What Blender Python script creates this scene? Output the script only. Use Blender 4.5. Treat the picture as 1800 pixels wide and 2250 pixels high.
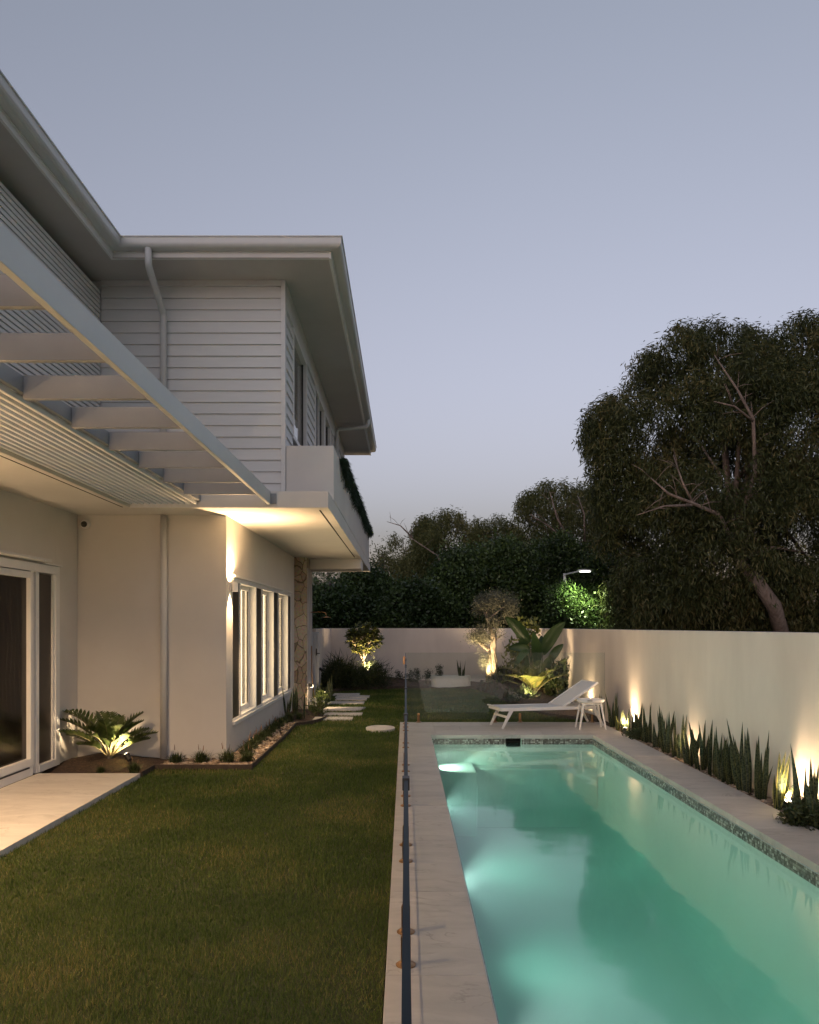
import bpy, math, random
import numpy as np
from mathutils import Vector, Matrix, noise
for o in list(bpy.data.objects): bpy.data.objects.remove(o)
SC = bpy.context.scene; COL = SC.collection
R = math.radians
# ------------------------------------------------------------------ camera
EYE = 1.68
cam = bpy.data.objects.new('camera', bpy.data.cameras.new('camera')); COL.objects.link(cam)
cam.location = (0, 0, EYE); cam.rotation_euler = (R(90), 0, 0)
cam.data.sensor_fit = 'HORIZONTAL'; cam.data.sensor_width = 24; cam.data.lens = 24
cam.data.shift_x = 8.5/1800; cam.data.shift_y = 251/1800
cam.data.clip_start = 0.05; cam.data.clip_end = 2000
SC.camera = cam
# ------------------------------------------------------------------ sky
W = bpy.data.worlds.new('World'); SC.world = W; W.use_nodes = True
wn = W.node_tree.nodes; wl = W.node_tree.links
SUN_EL, SUN_ROT = 1.0, 200.0
sky = wn.new('ShaderNodeTexSky'); sky.sky_type = 'NISHITA'; sky.sun_disc = False
sky.sun_elevation = R(SUN_EL); sky.sun_rotation = R(SUN_ROT); sky.altitude = 0
sky.air_density = 1.0; sky.dust_density = 1.2; sky.ozone_density = 3.0
hs = wn.new('ShaderNodeHueSaturation'); hs.inputs['Saturation'].default_value = .35
mul = wn.new('ShaderNodeMix'); mul.data_type = 'RGBA'; mul.blend_type = 'MULTIPLY'; mul.inputs[0].default_value = 1
tcw = wn.new('ShaderNodeTexCoord'); sxw = wn.new('ShaderNodeSeparateXYZ'); wl.new(tcw.outputs['Generated'], sxw.inputs[0])
rw = wn.new('ShaderNodeValToRGB'); rw.color_ramp.elements[0].position = .0; rw.color_ramp.elements[1].position = .62
rw.color_ramp.elements[0].color = (1.0, .845, .845, 1); rw.color_ramp.elements[1].color = (.985, .972, .995, 1)
kw = rw.color_ramp.elements.new(.28); kw.color = (1.0, .92, .95, 1)
wl.new(sxw.outputs[2], rw.inputs[0]); wl.new(rw.outputs[0], mul.inputs[7])
wl.new(sky.outputs[0], hs.inputs['Color']); wl.new(hs.outputs[0], mul.inputs[6])
wl.new(mul.outputs[2], wn['Background'].inputs[0])
wn['Background'].inputs[1].default_value = 0.15
sd = bpy.data.lights.new('sun', 'SUN'); sd.energy = .10; sd.angle = R(60); sd.color = (1, .86, .78)
so = bpy.data.objects.new('sun', sd); COL.objects.link(so)
so.rotation_euler = (R(62), 0, R(-20))
# ------------------------------------------------------------------ exposure, render
SC.view_settings.view_transform = 'Standard'; SC.view_settings.look = 'None'
SC.view_settings.exposure = 2.2; SC.view_settings.gamma = 1; SC.view_settings.use_curve_mapping = False
cy = SC.cycles
cy.use_denoising = True; cy.max_bounces = 8; cy.diffuse_bounces = 4; cy.glossy_bounces = 4
cy.transmission_bounces = 6; cy.transparent_max_bounces = 16; cy.sample_clamp_indirect = 3
cy.caustics_reflective = False; cy.caustics_refractive = False
try: cy.denoiser = 'OPENIMAGEDENOISE'
except Exception: pass

F = 1800.0; VX = 891.5; HY = 1376.0
def PX(px, py, D):          # photograph pixel at distance D -> point
    return Vector(((px-VX)*D/F, D, EYE-(py-HY)*D/F))
def GX(px, D): return (px-VX)*D/F
def GD(py, z): return (EYE-z)*F/(py-HY)
# ------------------------------------------------------------------ materials
def nodes(name):
    m = bpy.data.materials.new(name); m.use_nodes = True
    nt = m.node_tree; return m, nt, nt.nodes, nt.links, nt.nodes['Principled BSDF']
def setp(b, base=None, rough=None, metal=None, spec=None):
    if base is not None: b.inputs['Base Color'].default_value = (*base, 1)
    if rough is not None: b.inputs['Roughness'].default_value = rough
    if metal is not None: b.inputs['Metallic'].default_value = metal
    if spec is not None: b.inputs['Specular IOR Level'].default_value = spec
def mat(name, c1, c2=None, rough=.6, scale=5, detail=6, bump=0, bscale=60, metal=0, spec=.5, c3=None, stretch=None, dist=.005):
    m, nt, N, L, b = nodes(name); setp(b, c1, rough, metal, spec)
    tc = N.new('ShaderNodeTexCoord'); src = tc.outputs['Object']
    if stretch:
        mp = N.new('ShaderNodeMapping'); mp.inputs['Scale'].default_value = stretch; L.new(src, mp.inputs[0]); src = mp.outputs[0]
    if c2 is not None:
        n = N.new('ShaderNodeTexNoise'); n.inputs['Scale'].default_value = scale; n.inputs['Detail'].default_value = detail
        n.inputs['Roughness'].default_value = .6
        L.new(src, n.inputs['Vector'])
        r = N.new('ShaderNodeValToRGB'); r.color_ramp.elements[0].position = .32; r.color_ramp.elements[1].position = .68
        r.color_ramp.elements[0].color = (*c1, 1); r.color_ramp.elements[1].color = (*c2, 1)
        if c3 is not None:
            e = r.color_ramp.elements.new(.5); e.color = (*c3, 1)
        L.new(n.outputs[0], r.inputs[0]); L.new(r.outputs[0], b.inputs['Base Color'])
    if bump:
        n2 = N.new('ShaderNodeTexNoise'); n2.inputs['Scale'].default_value = bscale; n2.inputs['Detail'].default_value = 5
        L.new(src, n2.inputs['Vector'])
        bp = N.new('ShaderNodeBump'); bp.inputs['Strength'].default_value = bump; bp.inputs['Distance'].default_value = dist
        L.new(n2.outputs[0], bp.inputs['Height']); L.new(bp.outputs[0], b.inputs['Normal'])
    return m
def leafmat(name, c1, c2, c3=None, rough=.5, trans=.25, patch=0, spec=.3):
    """colour varies from leaf to leaf; a little light passes through"""
    m, nt, N, L, b = nodes(name); setp(b, c1, rough, 0, spec)
    g = N.new('ShaderNodeNewGeometry'); r = N.new('ShaderNodeValToRGB')
    r.color_ramp.elements[0].color = (*c1, 1); r.color_ramp.elements[1].color = (*c2, 1)
    if c3 is not None:
        r.color_ramp.elements[1].position = .8; e = r.color_ramp.elements.new(1.0); e.color = (*c3, 1)
    fac = g.outputs['Random Per Island']
    if patch:
        tc = N.new('ShaderNodeTexCoord'); n = N.new('ShaderNodeTexNoise'); n.inputs['Scale'].default_value = patch; n.inputs['Detail'].default_value = 3
        L.new(tc.outputs['Object'], n.inputs['Vector'])
        mr = N.new('ShaderNodeMapRange'); mr.inputs[1].default_value = .35; mr.inputs[2].default_value = .68
        mr.inputs[3].default_value = -.35; mr.inputs[4].default_value = .35; L.new(n.outputs[0], mr.inputs[0])
        ad = N.new('ShaderNodeMath'); ad.operation = 'ADD'; ad.use_clamp = True; L.new(fac, ad.inputs[0]); L.new(mr.outputs[0], ad.inputs[1]); fac = ad.outputs[0]
    L.new(fac, r.inputs[0]); L.new(r.outputs[0], b.inputs['Base Color'])
    if trans:
        t = N.new('ShaderNodeBsdfTranslucent'); mx = N.new('ShaderNodeMixShader'); mx.inputs[0].default_value = trans
        L.new(r.outputs[0], t.inputs[0]); L.new(b.outputs[0], mx.inputs[1]); L.new(t.outputs[0], mx.inputs[2])
        L.new(mx.outputs[0], N['Material Output'].inputs[0])
    return m
def emis(name, col, s):
    m, nt, N, L, b = nodes(name); setp(b, (.02,.02,.02), .4)
    b.inputs['Emission Color'].default_value = (*col, 1); b.inputs['Emission Strength'].default_value = s
    return m
M = {}
M['render'] = mat('wall_render', (.64,.61,.57), (.69,.66,.62), rough=.85, scale=1.3, bump=.35, bscale=140, dist=.002, spec=.2)
M['render2'] = mat('boundary_render', (.69,.605,.535), (.78,.69,.615), rough=.88, scale=1.6, stretch=(1,1,.35), bump=.5, bscale=110, dist=.003, spec=.2)
M['perg'] = mat('pergola_steel', (.25,.255,.265), (.29,.295,.305), rough=.5, scale=3)
M['boards'] = mat('painted_boards', (.66,.66,.65), (.70,.70,.69), rough=.55, scale=3, bump=.1, bscale=40, dist=.001, stretch=(1,1,8))
M['trim'] = mat('painted_trim', (.70,.69,.67), (.74,.73,.71), rough=.5, scale=4)
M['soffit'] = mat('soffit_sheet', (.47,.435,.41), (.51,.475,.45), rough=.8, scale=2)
M['gutter'] = mat('painted_steel', (.56,.56,.55), (.60,.60,.59), rough=.38, scale=2, spec=.5)
M['roof'] = mat('roof_sheet', (.25,.26,.28), (.3,.31,.33), rough=.45, scale=2)
M['white'] = mat('white_powdercoat', (.78,.76,.735), (.82,.805,.78), rough=.42, scale=5)
M['dark'] = mat('dark_interior', (.012,.011,.01), rough=.9)
M['black'] = mat('black_powdercoat', (.015,.014,.013), (.022,.02,.018), rough=.45, scale=20)
M['steel'] = mat('dark_edging', (.035,.024,.018), (.07,.045,.032), rough=.7, scale=14, bump=.3, bscale=80)
M['bronze'] = mat('bronze_fitting', (.42,.25,.13), (.36,.2,.1), rough=.28, metal=1, scale=30)
M['soil'] = mat('mulch', (.045,.028,.018), (.13,.075,.045), rough=.95, scale=28, bump=1, bscale=55, dist=.03, c3=(.07,.042,.028))
M['ground'] = mat('ground', (.05,.055,.03), (.08,.075,.045), rough=.95, scale=2, bump=.6, bscale=30, dist=.02)
M['turf'] = mat('turf_base', (.030,.040,.010), (.055,.058,.018), rough=.95, scale=9, bump=1, bscale=120, dist=.01)
M['bark'] = mat('pale_bark', (.13,.095,.075), (.26,.2,.165), rough=.9, scale=9, bump=.8, bscale=22, dist=.03, stretch=(1,1,.25))
M['bark2'] = mat('olive_bark', (.28,.22,.15), (.5,.42,.31), rough=.9, scale=18, bump=1, bscale=30, dist=.015, stretch=(1,1,.4))
M['barkd'] = mat('dark_bark', (.05,.04,.035), (.12,.095,.08), rough=.9, scale=8, bump=.8, bscale=20, dist=.03)
M['lens'] = emis('lamp_lens', (1,.80,.52), 5)
M['lensw'] = emis('street_lens', (1,.97,.88), 2.5)
M['pebble'] = leafmat('pebbles', (.16,.11,.075), (.38,.29,.21), (.58,.48,.38), rough=.8, trans=0)
M['flower'] = mat('white_flower', (.75,.74,.66), rough=.6)
M['grass'] = leafmat('grass_blades', (.046,.084,.014), (.115,.158,.034), (.25,.21,.07), rough=.6, trans=.3, patch=.9)
M['tuft'] = leafmat('tuft_blades', (.03,.05,.014), (.075,.10,.03), (.14,.13,.06), trans=.2)
M['seed'] = leafmat('seed_heads', (.22,.12,.07), (.34,.2,.12), trans=.1)
M['euc'] = leafmat('gum_leaves', (.032,.043,.013), (.085,.095,.032), (.15,.13,.05), rough=.5, trans=.28, patch=.5)
M['mel'] = leafmat('fine_leaves', (.060,.072,.020), (.135,.14,.05), (.2,.175,.075), rough=.55, trans=.28, patch=.4)
M['dense'] = leafmat('broad_leaves', (.020,.038,.012), (.055,.088,.026), (.10,.145,.045), rough=.38, trans=.2, patch=.6)
M['fig'] = leafmat('frangipani_leaves', (.09,.11,.028), (.19,.2,.055), (.27,.27,.085), rough=.4, trans=.3)
M['olive'] = leafmat('olive_leaves', (.08,.085,.055), (.17,.17,.115), (.3,.29,.2), rough=.5, trans=.15)
M['cycad'] = leafmat('cycad_leaves', (.045,.075,.022), (.10,.13,.04), (.15,.18,.06), rough=.33, trans=.25)
M['palm'] = leafmat('palm_leaves', (.10,.13,.03), (.2,.22,.06), (.34,.26,.07), rough=.42, trans=.3)
M['paddle'] = leafmat('paddle_leaves', (.025,.055,.02), (.05,.09,.03), (.07,.12,.05), rough=.3, trans=.25)
M['drape'] = leafmat('trailing_leaves', (.012,.028,.012), (.025,.05,.02), trans=.2)
M['shrub'] = leafmat('shrub_leaves', (.022,.036,.013), (.05,.066,.024), (.08,.08,.035), trans=.2)
M['stem'] = mat('stem', (.10,.09,.04), (.17,.14,.07), rough=.6, scale=20)

def snake_mat(name, edge):
    m, nt, N, L, b = nodes(name); setp(b, (.05,.08,.03), .5, 0, .22)
    uv = N.new('ShaderNodeUVMap'); sx = N.new('ShaderNodeSeparateXYZ'); L.new(uv.outputs[0], sx.inputs[0])
    mp = N.new('ShaderNodeMapping'); mp.inputs['Scale'].default_value = (1.2, 26, 1); L.new(uv.outputs[0], mp.inputs[0])
    n = N.new('ShaderNodeTexNoise'); n.inputs['Scale'].default_value = 1; n.inputs['Detail'].default_value = 3; n.inputs['Distortion'].default_value = .6
    L.new(mp.outputs[0], n.inputs['Vector'])
    r = N.new('ShaderNodeValToRGB'); r.color_ramp.elements[0].position = .42; r.color_ramp.elements[1].position = .6
    r.color_ramp.elements[0].color = (.012,.024,.012,1); r.color_ramp.elements[1].color = (.065,.08,.042,1); L.new(n.outputs[0], r.inputs[0])
    a = N.new('ShaderNodeMath'); a.operation = 'SUBTRACT'; a.inputs[1].default_value = .5; L.new(sx.outputs[0], a.inputs[0])
    a2 = N.new('ShaderNodeMath'); a2.operation = 'ABSOLUTE'; L.new(a.outputs[0], a2.inputs[0])
    g = N.new('ShaderNodeMath'); g.operation = 'GREATER_THAN'; g.inputs[1].default_value = edge; L.new(a2.outputs[0], g.inputs[0])
    mx = N.new('ShaderNodeMix'); mx.data_type = 'RGBA'; mx.inputs[7].default_value = (.26,.25,.06,1)
    L.new(g.outputs[0], mx.inputs[0]); L.new(r.outputs[0], mx.inputs[6]); L.new(mx.outputs[2], b.inputs['Base Color'])
    return m
M['snake'] = snake_mat('snake_leaf', .47)
M['snakey'] = snake_mat('snake_leaf_yellow', .33)

def stone_mat(name, c1, c2, vein):
    m, nt, N, L, b = nodes(name); setp(b, c1, .62, 0, .35)
    tc = N.new('ShaderNodeTexCoord')
    mp = N.new('ShaderNodeMapping'); mp.inputs['Scale'].default_value = (1.1, 2.6, 1); mp.inputs['Rotation'].default_value = (0,0,.25)
    L.new(tc.outputs['Object'], mp.inputs[0])
    n = N.new('ShaderNodeTexNoise'); n.inputs['Scale'].default_value = 2.0; n.inputs['Detail'].default_value = 12; n.inputs['Roughness'].default_value = .62; n.inputs['Distortion'].default_value = .8
    L.new(mp.outputs[0], n.inputs['Vector'])
    r = N.new('ShaderNodeValToRGB'); r.color_ramp.elements[0].position = .3; r.color_ramp.elements[1].position = .7
    r.color_ramp.elements[0].color = (*c1,1); r.color_ramp.elements[1].color = (*c2,1); L.new(n.outputs[0], r.inputs[0])
    n3 = N.new('ShaderNodeTexNoise'); n3.inputs['Scale'].default_value = 1.3; n3.inputs['Detail'].default_value = 9; n3.inputs['Distortion'].default_value = 2.2
    L.new(mp.outputs[0], n3.inputs['Vector'])
    r3 = N.new('ShaderNodeValToRGB'); e = r3.color_ramp.elements; e[0].position = .475; e[0].color = (0,0,0,1); e[1].position = .525; e[1].color = (0,0,0,1)
    k = e.new(.5); k.color = (1,1,1,1); L.new(n3.outputs[0], r3.inputs[0])
    n4 = N.new('ShaderNodeTexNoise'); n4.inputs['Scale'].default_value = 3.1; L.new(tc.outputs['Object'], n4.inputs['Vector'])
    mm = N.new('ShaderNodeMath'); mm.operation = 'MULTIPLY'; L.new(r3.outputs[0], mm.inputs[0])
    mr = N.new('ShaderNodeMapRange'); mr.inputs[1].default_value = .45; mr.inputs[2].default_value = .7; mr.inputs[4].default_value = .55
    L.new(n4.outputs[0], mr.inputs[0]); L.new(mr.outputs[0], mm.inputs[1])
    mx = N.new('ShaderNodeMix'); mx.data_type = 'RGBA'; mx.inputs[7].default_value = (*vein,1)
    L.new(mm.outputs[0], mx.inputs[0]); L.new(r.outputs[0], mx.inputs[6])
    g = N.new('ShaderNodeNewGeometry'); hv = N.new('ShaderNodeHueSaturation'); ma = N.new('ShaderNodeMapRange'); ma.inputs[3].default_value = .88; ma.inputs[4].default_value = 1.06
    L.new(g.outputs['Random Per Island'], ma.inputs[0]); L.new(ma.outputs[0], hv.inputs['Value']); L.new(mx.outputs[2], hv.inputs['Color'])
    L.new(hv.outputs[0], b.inputs['Base Color'])
    n2 = N.new('ShaderNodeTexNoise'); n2.inputs['Scale'].default_value = 70; n2.inputs['Detail'].default_value = 5; L.new(tc.outputs['Object'], n2.inputs['Vector'])
    bp = N.new('ShaderNodeBump'); bp.inputs['Strength'].default_value = .3; bp.inputs['Distance'].default_value = .003; L.new(n2.outputs[0], bp.inputs['Height']); L.new(bp.outputs[0], b.inputs['Normal'])
    return m
M['stone'] = stone_mat('travertine_paving', (.55,.50,.455), (.68,.63,.57), (.27,.23,.2))
M['copestone'] = stone_mat('coping_stone', (.43,.41,.385), (.55,.52,.485), (.2,.175,.155))

def tile_mat():
    m, nt, N, L, b = nodes('mosaic_tile'); setp(b, (.3,.3,.28), .25)
    tc = N.new('ShaderNodeTexCoord'); p = .0242
    dv = N.new('ShaderNodeVectorMath'); dv.operation = 'MULTIPLY'; dv.inputs[1].default_value = (1/p,)*3; L.new(tc.outputs['Object'], dv.inputs[0])
    ad = N.new('ShaderNodeVectorMath'); ad.operation = 'ADD'; ad.inputs[1].default_value = (.37,.23,.18); L.new(dv.outputs[0], ad.inputs[0])
    fl = N.new('ShaderNodeVectorMath'); fl.operation = 'FLOOR'; L.new(ad.outputs[0], fl.inputs[0])
    fr = N.new('ShaderNodeVectorMath'); fr.operation = 'FRACTION'; L.new(ad.outputs[0], fr.inputs[0])
    wnz = N.new('ShaderNodeTexWhiteNoise'); L.new(fl.outputs[0], wnz.inputs[0])
    r = N.new('ShaderNodeValToRGB'); r.color_ramp.interpolation = 'CONSTANT'; e = r.color_ramp.elements
    e[0].color = (.12,.105,.09,1); e[1].position = .35; e[1].color = (.19,.175,.155,1)
    for q, c in ((.6,(.28,.265,.24,1)), (.8,(.48,.465,.42,1))):
        k = e.new(q); k.color = c
    L.new(wnz.outputs[0], r.inputs[0])
    sp = N.new('ShaderNodeSeparateXYZ'); L.new(fr.outputs[0], sp.inputs[0])
    g = N.new('ShaderNodeNewGeometry'); gs = N.new('ShaderNodeSeparateXYZ'); L.new(g.outputs['Normal'], gs.inputs[0])
    ab = N.new('ShaderNodeMath'); ab.operation = 'ABSOLUTE'; L.new(gs.outputs[0], ab.inputs[0])
    gt = N.new('ShaderNodeMath'); gt.operation = 'GREATER_THAN'; gt.inputs[1].default_value = .5; L.new(ab.outputs[0], gt.inputs[0])
    hx = N.new('ShaderNodeMix'); L.new(gt.outputs[0], hx.inputs[0]); L.new(sp.outputs[0], hx.inputs[2]); L.new(sp.outputs[1], hx.inputs[3])
    def lt(s):
        q = N.new('ShaderNodeMath'); q.operation = 'LESS_THAN'; q.inputs[1].default_value = .11; L.new(s, q.inputs[0]); return q.outputs[0]
    mxx = N.new('ShaderNodeMath'); mxx.operation = 'MAXIMUM'; L.new(lt(hx.outputs[0]), mxx.inputs[0]); L.new(lt(sp.outputs[2]), mxx.inputs[1])
    mx = N.new('ShaderNodeMix'); mx.data_type = 'RGBA'; mx.inputs[7].default_value = (.06,.055,.05,1); L.new(mxx.outputs[0], mx.inputs[0]); L.new(r.outputs[0], mx.inputs[6])
    L.new(mx.outputs[2], b.inputs['Base Color']); return m
M['tile'] = tile_mat()
M['plaster'] = mat('pool_plaster', (.56,.71,.64), (.64,.77,.70), rough=.7, scale=1.2, bump=.15, bscale=90)

def clad_mat():
    m, nt, N, L, b = nodes('stone_cladding'); setp(b, (.4,.33,.24), .85)
    tc = N.new('ShaderNodeTexCoord'); mp = N.new('ShaderNodeMapping'); mp.inputs['Scale'].default_value = (1,1,.62); L.new(tc.outputs['Object'], mp.inputs[0])
    nz = N.new('ShaderNodeTexNoise'); nz.inputs['Scale'].default_value = 5; L.new(mp.outputs[0], nz.inputs['Vector'])
    mxv = N.new('ShaderNodeMix'); mxv.data_type = 'RGBA'; mxv.blend_type = 'LINEAR_LIGHT'; mxv.inputs[0].default_value = .05
    L.new(mp.outputs[0], mxv.inputs[6]); L.new(nz.outputs['Color'], mxv.inputs[7])
    v = N.new('ShaderNodeTexVoronoi'); v.inputs['Scale'].default_value = 5.2; v.inputs['Randomness'].default_value = .75; L.new(mxv.outputs[2], v.inputs['Vector'])
    ve = N.new('ShaderNodeTexVoronoi'); ve.feature = 'DISTANCE_TO_EDGE'; ve.inputs['Scale'].default_value = 5.2; ve.inputs['Randomness'].default_value = .75; L.new(mxv.outputs[2], ve.inputs['Vector'])
    s = N.new('ShaderNodeSeparateColor'); L.new(v.outputs['Color'], s.inputs[0])
    r = N.new('ShaderNodeValToRGB'); r.color_ramp.elements[0].color = (.34,.26,.18,1); r.color_ramp.elements[1].color = (.60,.51,.38,1)
    k = r.color_ramp.elements.new(.5); k.color = (.5,.40,.28,1); L.new(s.outputs[0], r.inputs[0])
    n = N.new('ShaderNodeTexNoise'); n.inputs['Scale'].default_value = 25; n.inputs['Detail'].default_value = 6; L.new(tc.outputs['Object'], n.inputs['Vector'])
    mm = N.new('ShaderNodeMix'); mm.data_type = 'RGBA'; mm.blend_type = 'OVERLAY'; mm.inputs[0].default_value = .5; L.new(r.outputs[0], mm.inputs[6]); L.new(n.outputs['Color'], mm.inputs[7])
    rr = N.new('ShaderNodeMapRange'); rr.inputs[1].default_value = 0; rr.inputs[2].default_value = .035; L.new(ve.outputs['Distance'], rr.inputs[0])
    mg = N.new('ShaderNodeMix'); mg.data_type = 'RGBA'; mg.inputs[6].default_value = (.10,.075,.05,1); L.new(rr.outputs[0], mg.inputs[0]); L.new(mm.outputs[2], mg.inputs[7])
    L.new(mg.outputs[2], b.inputs['Base Color'])
    ad = N.new('ShaderNodeMath'); ad.operation = 'MULTIPLY_ADD'; ad.inputs[1].default_value = .35; L.new(n.outputs[0], ad.inputs[0]); L.new(rr.outputs[0], ad.inputs[2])
    bp = N.new('ShaderNodeBump'); bp.inputs['Strength'].default_value = .8; bp.inputs['Distance'].default_value = .02; L.new(ad.outputs[0], bp.inputs['Height']); L.new(bp.outputs[0], b.inputs['Normal'])
    return m
M['clad'] = clad_mat()
M['fabric'] = mat('sling_mesh', (.60,.60,.59), (.66,.66,.65), rough=.8, scale=60, bump=.3, bscale=400, dist=.001)
M['glassedge'] = mat('glass_edge', (.008,.016,.022), (.014,.026,.034), rough=.45, scale=3, spec=.12)

def both_sides(N, L, ior):
    fr = N.new('ShaderNodeFresnel'); g = N.new('ShaderNodeNewGeometry'); mr = N.new('ShaderNodeMapRange')
    mr.inputs[3].default_value = ior; mr.inputs[4].default_value = 1/ior; L.new(g.outputs['Backfacing'], mr.inputs[0]); L.new(mr.outputs[0], fr.inputs['IOR'])
    return fr
def glass_mat(name, tint, refl=1.0, rough=0.0):
    m, nt, N, L, b = nodes(name); N.remove(b)
    t = N.new('ShaderNodeBsdfTransparent'); t.inputs[0].default_value = (*tint, 1)
    g = N.new('ShaderNodeBsdfGlossy'); g.inputs['Roughness'].default_value = rough
    fr = both_sides(N, L, 1.5)
    mx = N.new('ShaderNodeMixShader'); L.new(fr.outputs[0], mx.inputs[0]); L.new(t.outputs[0], mx.inputs[1]); L.new(g.outputs[0], mx.inputs[2])
    L.new(mx.outputs[0], N['Material Output'].inputs[0]); return m
M['glass'] = glass_mat('fence_glass', (.93,.955,.94))
M['wglass'] = glass_mat('window_glass', (.95,.95,.93))

def screen_mat():
    """dark insect-screened glass with its faint watered pattern"""
    m, nt, N, L, b = nodes('screened_glass'); setp(b, (.012,.009,.007), .16, 0, .2)
    tc = N.new('ShaderNodeTexCoord')
    mp = N.new('ShaderNodeMapping'); mp.inputs['Scale'].default_value = (.5,1,.55); L.new(tc.outputs['Object'], mp.inputs[0])
    w = N.new('ShaderNodeTexWave'); w.wave_type = 'RINGS'; w.inputs['Scale'].default_value = 3.5; w.inputs['Distortion'].default_value = 7; w.inputs['Detail'].default_value = 1.5; w.inputs['Detail Scale'].default_value = .6
    L.new(mp.outputs[0], w.inputs['Vector'])
    r = N.new('ShaderNodeValToRGB'); r.color_ramp.elements[0].position = .82; r.color_ramp.elements[0].color = (.010,.008,.007,1); r.color_ramp.elements[1].color = (.030,.021,.014,1)
    L.new(w.outputs[0], r.inputs[0]); L.new(r.outputs[0], b.inputs['Base Color']); return m
M['screen'] = screen_mat()
M['scrpanel'] = mat('dark_mesh_panel', (.018,.013,.010), (.026,.018,.013), rough=.35, scale=6)

def water_mat():
    m, nt, N, L, b = nodes('pool_water'); N.remove(b)
    t = N.new('ShaderNodeBsdfTransparent'); g = N.new('ShaderNodeBsdfGlossy'); g.inputs['Roughness'].default_value = .05
    fr = both_sides(N, L, 1.48)
    tc = N.new('ShaderNodeTexCoord'); n = N.new('ShaderNodeTexNoise'); n.inputs['Scale'].default_value = 1.4; n.inputs['Detail'].default_value = 2
    L.new(tc.outputs['Object'], n.inputs['Vector']); bp = N.new('ShaderNodeBump'); bp.inputs['Strength'].default_value = .35; bp.inputs['Distance'].default_value = .012
    L.new(n.outputs[0], bp.inputs['Height']); L.new(bp.outputs[0], g.inputs['Normal'])
    mx = N.new('ShaderNodeMixShader'); L.new(fr.outputs[0], mx.inputs[0]); L.new(t.outputs[0], mx.inputs[1]); L.new(g.outputs[0], mx.inputs[2])
    L.new(mx.outputs[0], N['Material Output'].inputs[0])
    va = N.new('ShaderNodeVolumeAbsorption'); va.inputs[0].default_value = (.38,.95,.83,1); va.inputs[1].default_value = .42
    vs = N.new('ShaderNodeVolumeScatter'); vs.inputs['Color'].default_value = (.8,1,.95,1); vs.inputs['Density'].default_value = .15
    ad = N.new('ShaderNodeAddShader'); L.new(va.outputs[0], ad.inputs[0]); L.new(vs.outputs[0], ad.inputs[1])
    L.new(ad.outputs[0], N['Material Output'].inputs['Volume']); return m
M['water'] = water_mat()
M['glowblind'] = emis('glowing_blind', (1.0,.74,.45), 1.15)  # self-glow put into the blind, standing for the lit room
M['glowshut'] = emis('glowing_shutter', (1.0,.78,.50), .85); M['glowshut'].node_tree.nodes['Principled BSDF'].inputs['Base Color'].default_value = (.7,.62,.5,1)  # slats glow by themselves, room light put into the material
M['sidegate'] = mat('weathered_render', (.34,.32,.31), (.60,.57,.54), rough=.85, scale=6, bump=.5, bscale=40, stretch=(1,1,.3), c3=(.5,.47,.45))

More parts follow.
